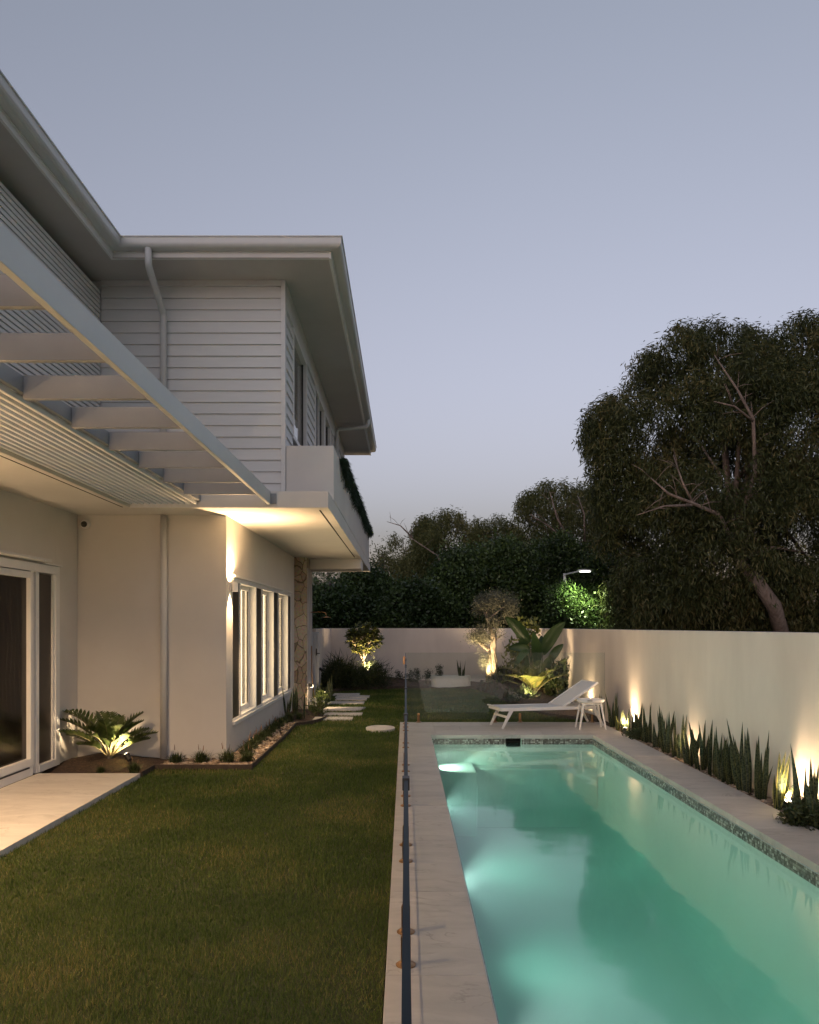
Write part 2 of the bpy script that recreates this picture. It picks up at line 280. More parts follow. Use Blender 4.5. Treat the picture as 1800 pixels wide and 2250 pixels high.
# ------------------------------------------------------------------ mesh builder
class MB:
    def __init__(s): s.v=[]; s.f=[]; s.m=[]; s.uv=[]; s.hasuv=False
    def add(s, vs, fs, m=0, uv=None):
        b=len(s.v); s.v += [tuple(p) for p in vs]; s.f += [tuple(b+i for i in f) for f in fs]; s.m += [m]*len(fs)
        if uv is not None: s.hasuv=True
        s.uv += ([tuple(u) for u in uv] if uv is not None else [(0,0)]*len(vs))
        return s
    def box(s,x0,x1,y0,y1,z0,z1,m=0):
        v=[(x0,y0,z0),(x1,y0,z0),(x1,y1,z0),(x0,y1,z0),(x0,y0,z1),(x1,y0,z1),(x1,y1,z1),(x0,y1,z1)]
        return s.add(v,[(0,3,2,1),(4,5,6,7),(0,1,5,4),(1,2,6,5),(2,3,7,6),(3,0,4,7)],m)
    def bar(s,a,b,w,h,up=(0,0,1),m=0,w2=None,h2=None):
        a=Vector(a); b=Vector(b); d=(b-a).normalized(); u=Vector(up); r=d.cross(u).normalized(); u=r.cross(d).normalized()
        w2=w if w2 is None else w2; h2=h if h2 is None else h2
        v=[a+r*w*i/2+u*h*j/2 for i,j in ((-1,-1),(1,-1),(1,1),(-1,1))]+[b+r*w2*i/2+u*h2*j/2 for i,j in ((-1,-1),(1,-1),(1,1),(-1,1))]
        return s.add(v,[(0,1,2,3),(7,6,5,4),(0,4,5,1),(1,5,6,2),(2,6,7,3),(3,7,4,0)],m)
    def prism(s,poly,z0,z1,m=0):
        n=len(poly); v=[(x,y,z0) for x,y in poly]+[(x,y,z1) for x,y in poly]
        return s.add(v,[tuple(reversed(range(n))),tuple(range(n,2*n))]+[(i,(i+1)%n,n+(i+1)%n,n+i) for i in range(n)],m)
    def tube(s,pts,rs,n=8,m=0,caps=True):
        pts=[Vector(p) for p in pts]; k=len(pts)
        if not hasattr(rs,'__len__'): rs=[rs]*k
        b=len(s.v); prev=None; vs=[]
        for i,p in enumerate(pts):
            d=(pts[min(i+1,k-1)]-pts[max(i-1,0)]).normalized()
            if prev is None:
                a=Vector((0,0,1)) if abs(d.z)<.9 else Vector((1,0,0)); r=d.cross(a).normalized()
            else: r=(prev-d*prev.dot(d)).normalized()
            prev=r; u=d.cross(r)
            for j in range(n):
                t=2*math.pi*j/n; vs.append(p+(r*math.cos(t)+u*math.sin(t))*rs[i])
        fs=[]
        for i in range(k-1):
            for j in range(n):
                j2=(j+1)%n; fs.append((i*n+j,i*n+j2,(i+1)*n+j2,(i+1)*n+j))
        if caps: fs += [tuple(reversed(range(n))), tuple(range((k-1)*n,k*n))]
        return s.add(vs,fs,m)
    def lathe(s,prof,c=(0,0,0),n=24,m=0,sx=1,sy=1):
        c=Vector(c); vs=[]; 
        for r,z in prof:
            for j in range(n):
                t=2*math.pi*j/n; vs.append((c.x+r*math.cos(t)*sx,c.y+r*math.sin(t)*sy,c.z+z))
        k=len(prof); fs=[]
        for i in range(k-1):
            for j in range(n):
                j2=(j+1)%n; fs.append((i*n+j,i*n+j2,(i+1)*n+j2,(i+1)*n+j))
        fs += [tuple(reversed(range(n))), tuple(range((k-1)*n,k*n))]
        return s.add(vs,fs,m)
    def blade(s,base,dirv,side,L,w,bend=0,seg=5,m=0,taper=1.0,fold=0.0,prof=None,twist=0):
        """a strap leaf with uv (u across, v along)"""
        base=Vector(base); d=Vector(dirv).normalized(); sd=Vector(side); sd=(sd-d*sd.dot(d)).normalized(); nrm=d.cross(sd)
        p=base.copy(); vs=[]; uv=[]
        for i in range(seg+1):
            t=i/seg
            ww = w*(prof(t) if prof else (1-t**2.2)*(.75+.5*min(1,t*3)*.5)) + .0008
            s2=sd*math.cos(twist*t)+nrm*math.sin(twist*t); n2=d.cross(s2)
            vs += [p-s2*ww/2+n2*fold*ww, p.copy(), p+s2*ww/2+n2*fold*ww]; uv += [(0,t),(.5,t),(1,t)]
            dd=(d+nrm*bend*t*1.0).normalized() if bend else d
            p=p+dd*L/seg
        fs=[]
        for i in range(seg):
            for j in range(2): a=i*3+j; fs.append((a,a+1,a+4,a+3))
        return s.add(vs,fs,m,uv)
    def build(s,name,mats,parent=None,smooth=False,bevel=0,angle=None):
        me=bpy.data.meshes.new(name); me.from_pydata(s.v,[],s.f)
        for mm in (mats if isinstance(mats,(list,tuple)) else [mats]): me.materials.append(M[mm] if isinstance(mm,str) else mm)
        me.polygons.foreach_set('material_index', s.m)
        if s.hasuv:
            ul=me.uv_layers.new(name='UVMap'); li=np.empty(len(me.loops),dtype=np.int32); me.loops.foreach_get('vertex_index',li)
            ul.data.foreach_set('uv', np.array(s.uv,dtype=np.float32)[li].ravel())
        if smooth: me.polygons.foreach_set('use_smooth',[True]*len(me.polygons))
        me.update(); return link(name,me,parent,bevel,smooth)
def link(name,me,parent=None,bevel=0,smooth=False):
    o=bpy.data.objects.new(name,me); COL.objects.link(o)
    if parent is not None:
        o.parent=parent; q=parent
        o.matrix_parent_inverse=WM.get(parent.name,Matrix.Identity(4)).inverted()
    WM[o.name]=Matrix.Identity(4)
    if bevel:
        b=o.modifiers.new('bevel','BEVEL'); b.width=bevel; b.segments=2; b.limit_method='ANGLE'; b.angle_limit=R(40)
    if smooth and angle_ok:
        pass
    return o
angle_ok=False
WM={}
def tag(o,label=None,cat=None,group=None,kind=None):
    if label: o['label']=label
    if cat: o['category']=cat
    if group: o['group']=group
    if kind: o['kind']=kind
    return o
def thing(name,loc,label,cat,group=None,rz=0):
    o=bpy.data.objects.new(name,None); o.location=loc; o.rotation_euler=(0,0,rz); o.empty_display_size=.1; COL.objects.link(o)
    WM[o.name]=Matrix.Translation(Vector(loc))@Matrix.Rotation(rz,4,'Z')
    return tag(o,label,cat,group)
def copy_thing(root,loc,rz=0,sc=1,label=None):
    c=root.copy(); COL.objects.link(c); c.location=loc; c.rotation_euler=(0,0,rz); c.scale=(sc,)*3
    if label: c['label']=label
    for ch in root.children:
        d=ch.copy(); COL.objects.link(d); d.parent=c
        for g in ch.children:
            e=g.copy(); COL.objects.link(e); e.parent=d
    return c
def npmesh(name,V,nper,mat_,parent=None,mats=None,midx=None):
    """V: (N, nper, 3) array of polygons"""
    N=len(V); me=bpy.data.meshes.new(name); me.vertices.add(N*nper); me.vertices.foreach_set('co',V.astype(np.float32).ravel())
    me.loops.add(N*nper); me.loops.foreach_set('vertex_index',np.arange(N*nper,dtype=np.int32))
    me.polygons.add(N); me.polygons.foreach_set('loop_start',np.arange(0,N*nper,nper,dtype=np.int32))
    for mm in (mats or [mat_]): me.materials.append(M[mm])
    if midx is not None: me.polygons.foreach_set('material_index',midx.astype(np.int32))
    me.update(calc_edges=True); me.validate(); return link(name,me,parent)
def spot(name,loc,target,power,size=60,blend=.6,col=(1,.72,.42),rad=.02,parent=None):
    d=bpy.data.lights.new(name,'SPOT'); d.energy=power*LS; d.spot_size=R(size); d.spot_blend=blend; d.color=col; d.shadow_soft_size=rad
    o=bpy.data.objects.new(name,d); COL.objects.link(o); o.location=loc
    v=Vector(target)-Vector(loc); o.rotation_euler=v.to_track_quat('-Z','Y').to_euler()
    if parent is not None: o.parent=parent; o.matrix_parent_inverse=WM[parent.name].inverted()
    return o
rng=np.random.default_rng(7)
LS=.75
# ================================================================== GROUND
LZ=-.045
g=MB()
XL,XR,YN,YF=-400,400,-300,900
hx0,hx1,hy0,hy1=.3,2.99,-1.0,12.76
zg=-.12
g.add([(XL,YN,zg),(XR,YN,zg),(XR,hy0,zg),(XL,hy0,zg),(XL,hy1,zg),(XR,hy1,zg),(XR,YF,zg),(XL,YF,zg),(hx0,hy0,zg),(hx0,hy1,zg),(hx1,hy0,zg),(hx1,hy1,zg)],
      [(0,1,2,10,8,3),(3,8,9,4),(10,2,5,11),(4,9,11,5,6,7)])
tag(g.build('ground','ground'),kind='structure')
# lawn outline
LAWN=[(-3.03,-1),(-.105,-1),(-.105,14.37),(3.45,14.37),(3.3,14.9),(2.75,15.6),(2.45,17.0),(2.3,19.0),(2.15,21.0),(1.9,22.4),(1.2,22.75),(0,22.65),(-1.2,22.1),(-2.1,21.3),
      (-1.9,20.4),(-1.75,19),(-1.72,17.5),(-1.6,16.2),(-1.5,15.3),(-1.74,14.8),(-1.9,14.2),(-1.87,12.5),(-1.865,9.9),(-3.03,9.87)]
def inpoly(x,y,poly):
    x=np.asarray(x); y=np.asarray(y); c=np.zeros(x.shape,bool); n=len(poly); j=n-1
    for i in range(n):
        xi,yi=poly[i]; xj,yj=poly[j]
        k=((yi>y)!=(yj>y)) & (x<(xj-xi)*(y-yi)/((yj-yi) if yj!=yi else 1e-9)+xi); c^=k; j=i
    return c
g=MB(); g.prism(LAWN,-.11,LZ-.012); tag(g.build('lawn','turf'),kind='structure')
def grass(name,y0,y1,dens,L,w):
    x0,x1=-3.05,3.5; A=(x1-x0)*(y1-y0); n=int(A*dens)
    x=rng.uniform(x0,x1,n); y=rng.uniform(y0,y1,n); k=inpoly(x,y,LAWN)
    vis=(x>(-900-40)*y/F-.3); k&=vis
    x=x[k];y=y[k]; n=len(x)
    a=rng.uniform(0,2*np.pi,n); lean=rng.uniform(.1,.9,n); l=L*rng.uniform(.55,1.25,n)
    # a mown nap: patches of longer and flatter turf
    nz=np.sin(x*2.3+np.sin(y*1.1)*1.4)*np.cos(y*1.7+x*.6); l*=1+.18*nz
    dx=np.cos(a)*lean; dy=np.sin(a)*lean; dz=np.sqrt(1.15-np.minimum(lean,1)**2*.8)
    P=np.stack([x,y,np.full(n,LZ-.014)],1); D=np.stack([dx,dy,dz],1); D/=np.linalg.norm(D,axis=1)[:,None]
    S=np.stack([-np.sin(a+rng.uniform(-.8,.8,n)),np.cos(a),np.zeros(n)],1)*(w*rng.uniform(.6,1.3,n))[:,None]
    V=np.stack([P-S/2,P+S/2,P+D*l[:,None]],1)
    return V
Vs=[grass('g',3.2,5.2,13000,.035,.0042),grass('g',5.2,8,8000,.037,.006),grass('g',8,12.5,4800,.04,.009),grass('g',12.5,23,2400,.045,.015)]
tag(npmesh('grass',np.concatenate(Vs),3,'grass'),'short mown green lawn grass with brownish patches','grass',kind='stuff')
# mulch beds: one relief sheet under every bed and outside the lawn
g=MB(); nx,ny=90,150; X0,X1,Y0,Y1=-4.3,3.72,9.3,24.75
def mound(x,y):
    h=-.05
    h+=.42*math.exp(-(((x-2.9)/1.2)**2+((y-20.8)/1.9)**2))+.15*math.exp(-(((x-2.7)/.8)**2+((y-17.6)/1.4)**2))
    h+=.30*math.exp(-(((x+1.1)/1.2)**2+((y-23.6)/.9)**2))+.10*math.exp(-(((x-.6)/2)**2+((y-24.4)/.8)**2))
    h+=.12*math.exp(-(((x+3.8)/.5)**2+((y-10.35)/.45)**2))
    return h+.018*noise.noise(Vector((x*4,y*4,0)))
for j in range(ny+1):
    for i in range(nx+1):
        x=X0+(X1-X0)*i/nx; y=Y0+(Y1-Y0)*j/ny; z=mound(x,y)
        inl=bool(inpoly(np.array([x]),np.array([y]),LAWN)[0])
        if inl: z=-.10
        if -.15<x<3.45 and y<14.4: z=-.10
        if .2<x<3.1 and y<12.9: z=-.118
        g.v.append((x,y,z)); g.uv.append((0,0))
pool_i=lambda x,y: .28<x<3.0 and y<12.8
for j in range(ny):
    for i in range(nx):
        a=j*(nx+1)+i
        if all(pool_i(*g.v[q][:2]) for q in (a,a+1,a+nx+1,a+nx+2)): continue
        g.f.append((a,a+1,a+nx+2,a+nx+1)); g.m.append(0)
# the strip along the right wall beside the pool
b=len(g.v)
for j in range(41):
    y=2.0+j*.3*1.03
    for x in (3.39,3.5,3.6,3.66): g.v.append((x,min(y,14.6),-.045+.012*noise.noise(Vector((x*7,y*5,1))))); g.uv.append((0,0))
for j in range(40):
    for i in range(3): a=b+j*4+i; g.f.append((a,a+1,a+5,a+4)); g.m.append(0)
tag(g.build('mulch','soil',smooth=True),kind='structure')
# bark chips and pebbles
def pebbles(name,regs,n,r0,r1,matn,label,z=-.03,flat=.55):
    pts=[]
    for k in range(n):
        x0,x1,y0,y1=regs[k%len(regs)]; pts.append((random.uniform(x0,x1),random.uniform(y0,y1)))
    g=MB(); base=[(math.sin(p)*math.cos(t),math.sin(p)*math.sin(t),math.cos(p)) for p in (.7,1.57,2.4) for t in [i*math.pi/3 for i in range(6)]]
    for x,y in pts:
        r=random.uniform(r0,r1); rot=random.uniform(0,6.28); sx=random.uniform(.7,1.3)
        vs=[]
        for q in [(0,0,1)]+base+[(0,0,-1)]:
            j=1+random.uniform(-.12,.12); px,py,pz=q[0]*r*sx*j,q[1]*r*j,q[2]*r*flat
            vs.append((x+px*math.cos(rot)-py*math.sin(rot),y+px*math.sin(rot)+py*math.cos(rot),z+r*flat*.4+pz))
        fs=[(0,1+i,1+(i+1)%6) for i in range(6)]
        for q in range(2):
            for i in range(6): fs.append((1+q*6+i,7+q*6+i,7+q*6+(i+1)%6,1+q*6+(i+1)%6))
        fs += [(19,13+(i+1)%6,13+i) for i in range(6)]
        g.add(vs,fs)
    return tag(g.build(name,matn,smooth=True),label,'pebbles',kind='stuff')
random.seed(3)
pebbles('pebbles',[(-2.3,-1.9,9.95,14.5),(-2.3,-1.9,9.95,12),(-3.0,-1.95,9.95,10.5)],1500,.016,.038,'pebble','pale cream pebbles filling the narrow bed along the house')
pebbles('pebbles',[(3.43,3.63,5,13.8)],900,.014,.032,'pebble','pale pebbles between the snake plants along the boundary wall',z=-.035)
# steel edging
def ribbon(name,pts,h0,h1,t,mt,label,cat):
    g=MB(); 
    for a,b in zip(pts[:-1],pts[1:]): g.bar((a[0],a[1],(h0+h1)/2),(b[0],b[1],(h0+h1)/2),t,h1-h0)
    return tag(g.build(name,mt),label,cat)
ed=[(-3.03,9.40),(-3.03,9.87),(-1.865,9.88),(-1.865,12.5),(-1.9,14.2)]
for i in range(1,7):
    t=i/6; ed.append((-1.9+.42*math.sin(t*1.57),14.2+1.0*(1-math.cos(t*1.57))*1.0+.25*t))
ribbon('bed_edging',ed,-.10,.012,.018,'steel','dark rusty steel edging between the house bed and the lawn','garden edging')
ribbon('bed_edging',[(-2.1,21.3),(-1.65,21.75),(-1.2,22.1),(-.6,22.42),(0,22.65),(.65,22.75)],-.10,.03,.02,'steel','dark edging curving along the mulch bed under the frangipani','garden edging')
ribbon('bed_edging',[(1.9,22.4),(2.15,21),(2.3,19),(2.45,17),(2.75,15.6),(3.3,14.9)],-.10,.02,.02,'steel','dark edging along the mulch mound behind the glass fence','garden edging')

# ================================================================== POOL, COPING, PAVING
px0,px1,py0,py1=.405,2.885,-.6,12.655; ZW=-.128; ZB=-1.35
pr=thing('swimming_pool',(1.6,6,-.13),'long narrow swimming pool with pale green plaster and mosaic waterline','swimming pool')
g=MB(); t=.15
g.box(px0-t,px0,py0-t,py1+t,ZB-t,-.056); g.box(px1,px1+t,py0-t,py1+t,ZB-t,-.056)
g.box(px0,px1,py0-t,py0,ZB-t,-.056); g.box(px0,1.55,py1,py1+t,ZB-t,-.056); g.box(1.79,px1,py1,py1+t,ZB-t,-.056)
g.box(1.55,1.79,py1,py1+t,ZB-t,-.19); g.box(1.55,1.79,py1+.12,py1+t,-.19,-.056); g.box(px0,px1,py0,py1,ZB-t,ZB)
g.build('shell','plaster',pr)
g=MB(); g.box(1.55,1.79,py1+.10,py1+.118,-.19,-.056); g.build('skimmer_opening','dark',pr)
zt0=-.148; g=MB()
g.box(px0,px0+.004,py0,py1,zt0,-.057); g.box(px1-.004,px1,py0,py1,zt0,-.057); g.box(px0+.004,1.55,py1-.004,py1,zt0,-.057); g.box(1.79,px1-.004,py1-.004,py1,zt0,-.057)
g.build('mosaic_band','tile',pr)
g=MB(); rc=.38; m_=10
for i in range(m_):
    a0,a1=math.pi/2*i/m_,math.pi/2*(i+1)/m_
    def cv(a): return rc*(1-math.sin(a)), rc*(1-math.cos(a))
    (u0,w0),(u1,w1)=cv(a0),cv(a1)
    g.add([(px1-u0,py0,ZB+w0),(px1-u1,py0,ZB+w1),(px1-u1,py1,ZB+w1),(px1-u0,py1,ZB+w0)],[(0,1,2,3)])
    g.add([(px0+u0,py0,ZB+w0),(px0+u1,py0,ZB+w1),(px0+u1,py1,ZB+w1),(px0+u0,py1,ZB+w0)],[(3,2,1,0)])
    g.add([(px0,py1-u0,ZB+w0),(px0,py1-u1,ZB+w1),(px1,py1-u1,ZB+w1),(px1,py1-u0,ZB+w0)],[(3,2,1,0)])
g.build('cove','plaster',pr,smooth=True)
g=MB(); g.box(px0+.005,1.03,11.75,py1-.005,ZB,-.42); g.build('step','plaster',pr,bevel=.02)
g=MB(); g.box(1.03,px1-.005,12.28,py1-.005,ZB,-.46); g.build('bench','plaster',pr,bevel=.02)
for yy in (1.2,4.2,7.2,10.2):
    g=MB(); g.tube([(px0+.004,yy,-.62),(px0+.022,yy,-.62)],.085,20); lt=g.build('pool_light',M['white'],pr)
    d=bpy.data.lights.new('pool_lamp','SPOT'); d.energy=15; d.spot_size=R(140); d.spot_blend=.8; d.color=(.9,1,.95); d.shadow_soft_size=.03
    o=bpy.data.objects.new('pool_lamp',d); COL.objects.link(o); o.location=(px0+.06,yy,-.55); o.rotation_euler=Vector((1,0,-.02)).to_track_quat('-Z','Y').to_euler()
d=bpy.data.lights.new('pool_lamp','SPOT'); d.energy=16; d.spot_size=R(95); d.color=(1,.98,.86); d.shadow_soft_size=.04
o=bpy.data.objects.new('pool_lamp',d); COL.objects.link(o); o.location=(.44,12.15,-.20); o.rotation_euler=Vector((.25,0,-.18)).to_track_quat('-Z','Y').to_euler()
g=MB(); g.box(px0-.006,px1+.006,py0-.006,py1+.006,ZB-.006,ZW)
tag(g.build('pool_water','water'),kind='structure')
# coping slabs and the deck behind the pool
def slab(g,x0,x1,y0,y1,z0,z1,gap=.0016):
    g.box(x0+gap,x1-gap,y0+gap,y1-gap,z0,z1)
g=MB()
ys=[12.66-i*1.245 for i in range(12)]
for a,b in zip(ys[1:],ys[:-1]): slab(g,-.098,.392,a,b,-.055,0)
for i,(a,b) in enumerate(zip([y+.38 for y in ys[1:]],[y+.38 for y in ys[:-1]])): slab(g,2.896,3.41,min(a,12.66),min(b,12.66),-.055,0) if a<12.6 else None
o=g.build('paving','copestone',bevel=.003); tag(o,kind='structure')
g=MB()
xs=[-.098,.5,1.335,2.17,2.86,3.41]; slab(g,-.098,.47,12.66,13.50,-.055,0)
for a,b in zip([.47,1.31,2.15,2.92],[1.31,2.15,2.92,3.41]): slab(g,a,b,12.66,13.16,-.055,0)
for a,b in zip([.47,.9,1.75,2.55],[.9,1.75,2.55,3.41]): slab(g,a,b,13.16,13.83,-.055,0)
slab(g,-.098,.47,13.5,14.35,-.055,0)
for a,b in zip([.47,1.3,2.1,2.9],[1.3,2.1,2.9,3.41]): slab(g,a,b,13.83,14.35,-.055,0)
tag(g.build('paving','copestone',bevel=.003),kind='structure')
g=MB(); g.box(-.09,.30,-1,14.3,-.119,-.058); g.box(2.99,3.40,-1,14.3,-.119,-.058); g.box(.3,2.99,12.81,14.3,-.119,-.058)
tag(g.build('paving_bed','ground'),kind='structure')
# terrace in front of the sliding door
g=MB()
yt=[9.36,8.5,7.3,6.1,4.9,3.7,2.5,1.3,.1]
slab(g,-4.2,-3.03,8.16,9.36,-.075,0)
for a,b in zip([6.96,5.76,4.56,3.36,2.16,.96,-.3],[8.16,6.96,5.76,4.56,3.36,2.16,.96]): slab(g,-4.2,-3.03,a,b,-.075,0)
tag(g.build('terrace','stone',bevel=.003),kind='structure')
# stepping stones
def stone(name,poly,z1,label,group='stepping stones of the lawn path',m='stone'):
    cx=sum(p[0] for p in poly)/len(poly); cy_=sum(p[1] for p in poly)/len(poly)
    g=MB(); g.prism(poly,-.09,z1); o=g.build(name,m,bevel=.008); return tag(o,label,'stepping stone',group)
def quadstone(px_l,px_r,y,dy,lab,skew=0):
    D=GD(y,-.025); a=GX(px_l,D); b=GX(px_r,D); random.seed(int(y)); q=[]
    n=5
    for i in range(n+1): q.append((a+(b-a)*i/n,D-dy/2+random.uniform(-.03,.03)))
    for i in range(n,-1,-1): q.append((a+(b-a)*i/n+skew,D+dy/2+random.uniform(-.03,.03)))
    return stone('stepping_stone',q,-.02,lab)
quadstone(690,775,1578,.42,'irregular pale stepping stone nearest the bed edging')
quadstone(713,796,1568.5,.42,'second pale stepping stone of the path, in bright lamp light')
quadstone(708,792,1557,.62,'largest grey stepping stone of the path, with a slanted end',.10)
quadstone(722,800,1543.5,.48,'stepping stone beyond the large grey one, half hidden by turf')
quadstone(738,806,1535.6,.5,'thin looking stepping stone beside the lit snake plants')
quadstone(738,812,1530.2,.55,'long lit stepping stone, second from the far end of the path')
quadstone(733,790,1525.4,.55,'farthest stepping stone of the path, by the mulch bed')
c=PX(836,1600.5,13.7); q=[(c.x+.245*math.cos(i*math.pi/16),13.7+.33*math.sin(i*math.pi/16)) for i in range(32)]
stone('stepping_stone',q,-.012,'round pale stepping stone alone in the lawn beside the pool coping',None)

# ================================================================== BOUNDARY WALLS
g=MB(); g.box(3.65,3.87,-2,24.7,-.12,1.62); tag(g.build('boundary_wall','render2',bevel=.006),'long pale rendered boundary wall behind the snake plants beside the pool','wall')
g=MB(); g.box(-2.55,3.87,24.72,24.92,-.12,1.618); tag(g.build('boundary_wall','render2',bevel=.006),'pale rendered boundary wall across the back of the garden','wall')
g=MB(); g.box(-2.47,-2.25,20.62,24.71,-.12,1.612); tag(g.build('boundary_wall','render2',bevel=.006),'short rendered side wall behind the house, left of the frangipani','wall')
gt=thing('side_gate',(-2.25,20.5,-.05),'white battened side gate with black handle past the stone pillar','gate')
g=MB()
for i in range(4): g.box(-2.44+i*.07,-2.375+i*.07,20.46,20.52,-.04,1.50)
g.build('gate_panel','white',gt,bevel=.004)
g=MB(); g.box(-2.47,-2.17,20.53,20.57,-.04,1.54); g.build('gate_frame','white',gt)
g=MB(); g.box(-2.235,-2.215,20.43,20.458,.95,1.12); g.bar((-2.225,20.44,1.0),(-2.145,20.44,1.0),.018,.018); g.build('handle','black',gt)
# ================================================================== HOUSE
H=thing('house',(-4,12,-.05),'white two storey house with weatherboards, deep eaves and rendered ground floor','house')
def hb(name,mt,boxes,bevel=0,parent=None,label=None):
    g=MB()
    for b in boxes: g.box(*b)
    o=g.build(name,mt,parent or H,bevel=bevel)
    if label: o['label']=label
    return o
XW=-2.325; YW=10.62; ZS=3.12
# ground floor walls
hb('wall','render',[(-4.45,XW,YW,YW+.25,-.1,3.13),
   (XW-.25,XW,YW+.251,11.02,-.1,3.13),(XW-.25,XW,11.02,16.6,-.1,.345),(XW-.25,XW,11.02,16.6,2.345,3.13),(XW-.25,XW,16.6,17.1,-.1,3.13)],bevel=.004,label='rendered ground floor wall with the tall windows')
hb('wall','render',[(-4.5,-4.255,9.95,YW-.001,-.1,3.13),(-4.5,-4.255,-1,9.95,2.40,3.13),(-4.5,-4.255,-1,5.2,-.1,2.40)],bevel=.004,label='rendered wall around the sliding door')
hb('light_block','dark',[(-9.9,-2.80,10.95,20.9,-.1,6.1),(-9.9,-4.75,-.9,10.94,-.1,6.1)])  # unseen solid boxes added inside the shell to block light
# stone pillar
o=hb('stone_pillar','clad',[(XW-.3,-2.07,17.101,18.05,-.1,3.13)],bevel=.01,label='pillar clad in honey coloured irregular stone')
hb('wall_return','sidegate',[(-2.5,-2.058,17.22,18.06,-.1,2.905)],label='weathered side face beside the stone pillar')
# windows in the side wall, ground floor
hb('sill','white',[(XW-.16,XW+.035,11.02,16.6,.345,.398)],bevel=.004)
hb('window_flashing','trim',[(XW,XW+.03,10.99,16.63,2.345,2.375)],bevel=.003)
segs=[('d',11.02,11.47),('l',11.53,12.70),('d',12.76,13.22),('l',13.28,14.40),('d',14.44,14.93),('l',14.97,16.13),('d',16.16,16.57)]
mull=[(11.47,11.53),(12.70,12.76),(13.22,13.28),(14.40,14.44),(14.93,14.97),(16.13,16.16),(16.57,16.6)]
hb('window_frame','white',[(XW-.11,XW+.006,a,b,.40,2.343) for a,b in mull]+[(XW-.11,XW+.004,11.021,16.57,2.28,2.344),(XW-.11,XW+.004,11.021,16.57,.399,.43)],bevel=.003)
for k,a,b in segs:
    if k=='d':
        hb('screen_panel','scrpanel',[(XW-.03,XW-.008,a+.001,b-.001,.431,2.279)])
    else:
        w=hb('window','white',[(XW-.15,XW-.10,a,a+.05,.431,2.279),(XW-.15,XW-.10,b-.07,b,.431,2.279),(XW-.15,XW-.10,a+.051,b-.071,.431,.50),(XW-.15,XW-.10,a+.051,b-.071,2.22,2.279)],bevel=.003)
        hb('pane','wglass',[(XW-.128,XW-.122,a+.05,b-.07,.50,2.22)],parent=w)
        hb('gasket','black',[(XW-.121,XW-.105,b-.088,b-.0705,.50,2.22)],parent=w)
        g=MB(); z=.56
        while z<2.18:
            g.bar((XW-.21,a+.06,z),(XW-.21,b-.17,z),.062,.007,up=(.55,0,1)); z+=.0655
        for yy in (b-.17,): g.box(XW-.23,XW-.19,yy,yy+.05,.48,2.24)
        z=.60
        while z<2.16: g.add([(XW-.185,b-.20,z),(XW-.185,b-.15,z+.012),(XW-.185,b-.15,z+.03),(XW-.185,b-.20,z+.014)],[(0,1,2,3)],1); z+=.131
        g.build('shutter',['glowshut','white'],w)
        hb('blind','glowblind',[(XW-.27,XW-.262,a-.05,b+.05,.42,2.30)],parent=w)
# no room lamp: blind and shutters glow in place of room light
# sliding door, frame proud of the wall
dr=hb('sliding_door','white',[(-4.30,-4.20,9.84,9.95,0.002,2.395),(-4.32,-4.205,9.325,9.40,.002,2.395),(-4.32,-4.245,9.236,9.325,.002,2.395),(-4.30,-4.195,5.2,9.839,2.30,2.396),(-4.30,-4.20,5.2,9.235,.002,.115),(-4.30,-4.20,9.401,9.839,.002,.085),(-4.30,-4.192,9.155,9.235,.116,2.299),(-4.28,-4.215,9.79,9.839,.085,2.30)],bevel=.004)
hb('pane','screen',[(-4.26,-4.24,5.3,9.155,.13,2.26)],parent=dr,label='dark screened door pane with faint swirling pattern')
hb('pane','scrpanel',[(-4.26,-4.24,9.40,9.79,.09,2.29)],parent=dr,label='narrow dark fixed pane')
hb('door_rail','white',[(-4.28,-4.193,5.2,9.154,.118,.20)],parent=dr,bevel=.003)
hb('door_rail','white',[(-4.28,-4.193,5.2,9.154,2.22,2.29)],parent=dr,bevel=.003)
hb('track','black',[(-4.20,-4.185,5.2,9.12,.095,.108)],parent=dr)
hb('flashing','trim',[(-4.25,-4.10,5.2,9.50,2.425,2.455),(-4.25,-4.17,9.50,9.97,2.402,2.418)],parent=dr,bevel=.003)
# floor slab / soffit over the ground floor
g=MB(); g.box(-9,-.94,9.95,17.5,ZS,3.322); g.box(-9,-.94,17.501,21.7,ZS,3.322); g.box(-5,-3.35,-1,9.949,ZS,3.322)
o=g.build('floor_slab','render',H,bevel=.004); o['label']='rendered edge and underside of the upper floor'
hb('drip_groove','dark',[(-1.075,-1.055,10.15,17.1,ZS-.0025,ZS+.002),(-3.43,-3.415,0,9.9,ZS-.0025,ZS+.002)])
hb('beam','render',[(-2.056,-.962,17.5,18.45,2.91,3.118),(-2.5,-2.057,18.06,18.45,2.91,3.118)],bevel=.004)
# planter box along the balcony
hb('planter_box','render',[(-1.56,-.935,10.68,20.95,3.323,4.035),],bevel=.008,label='rendered planter box along the upper floor')
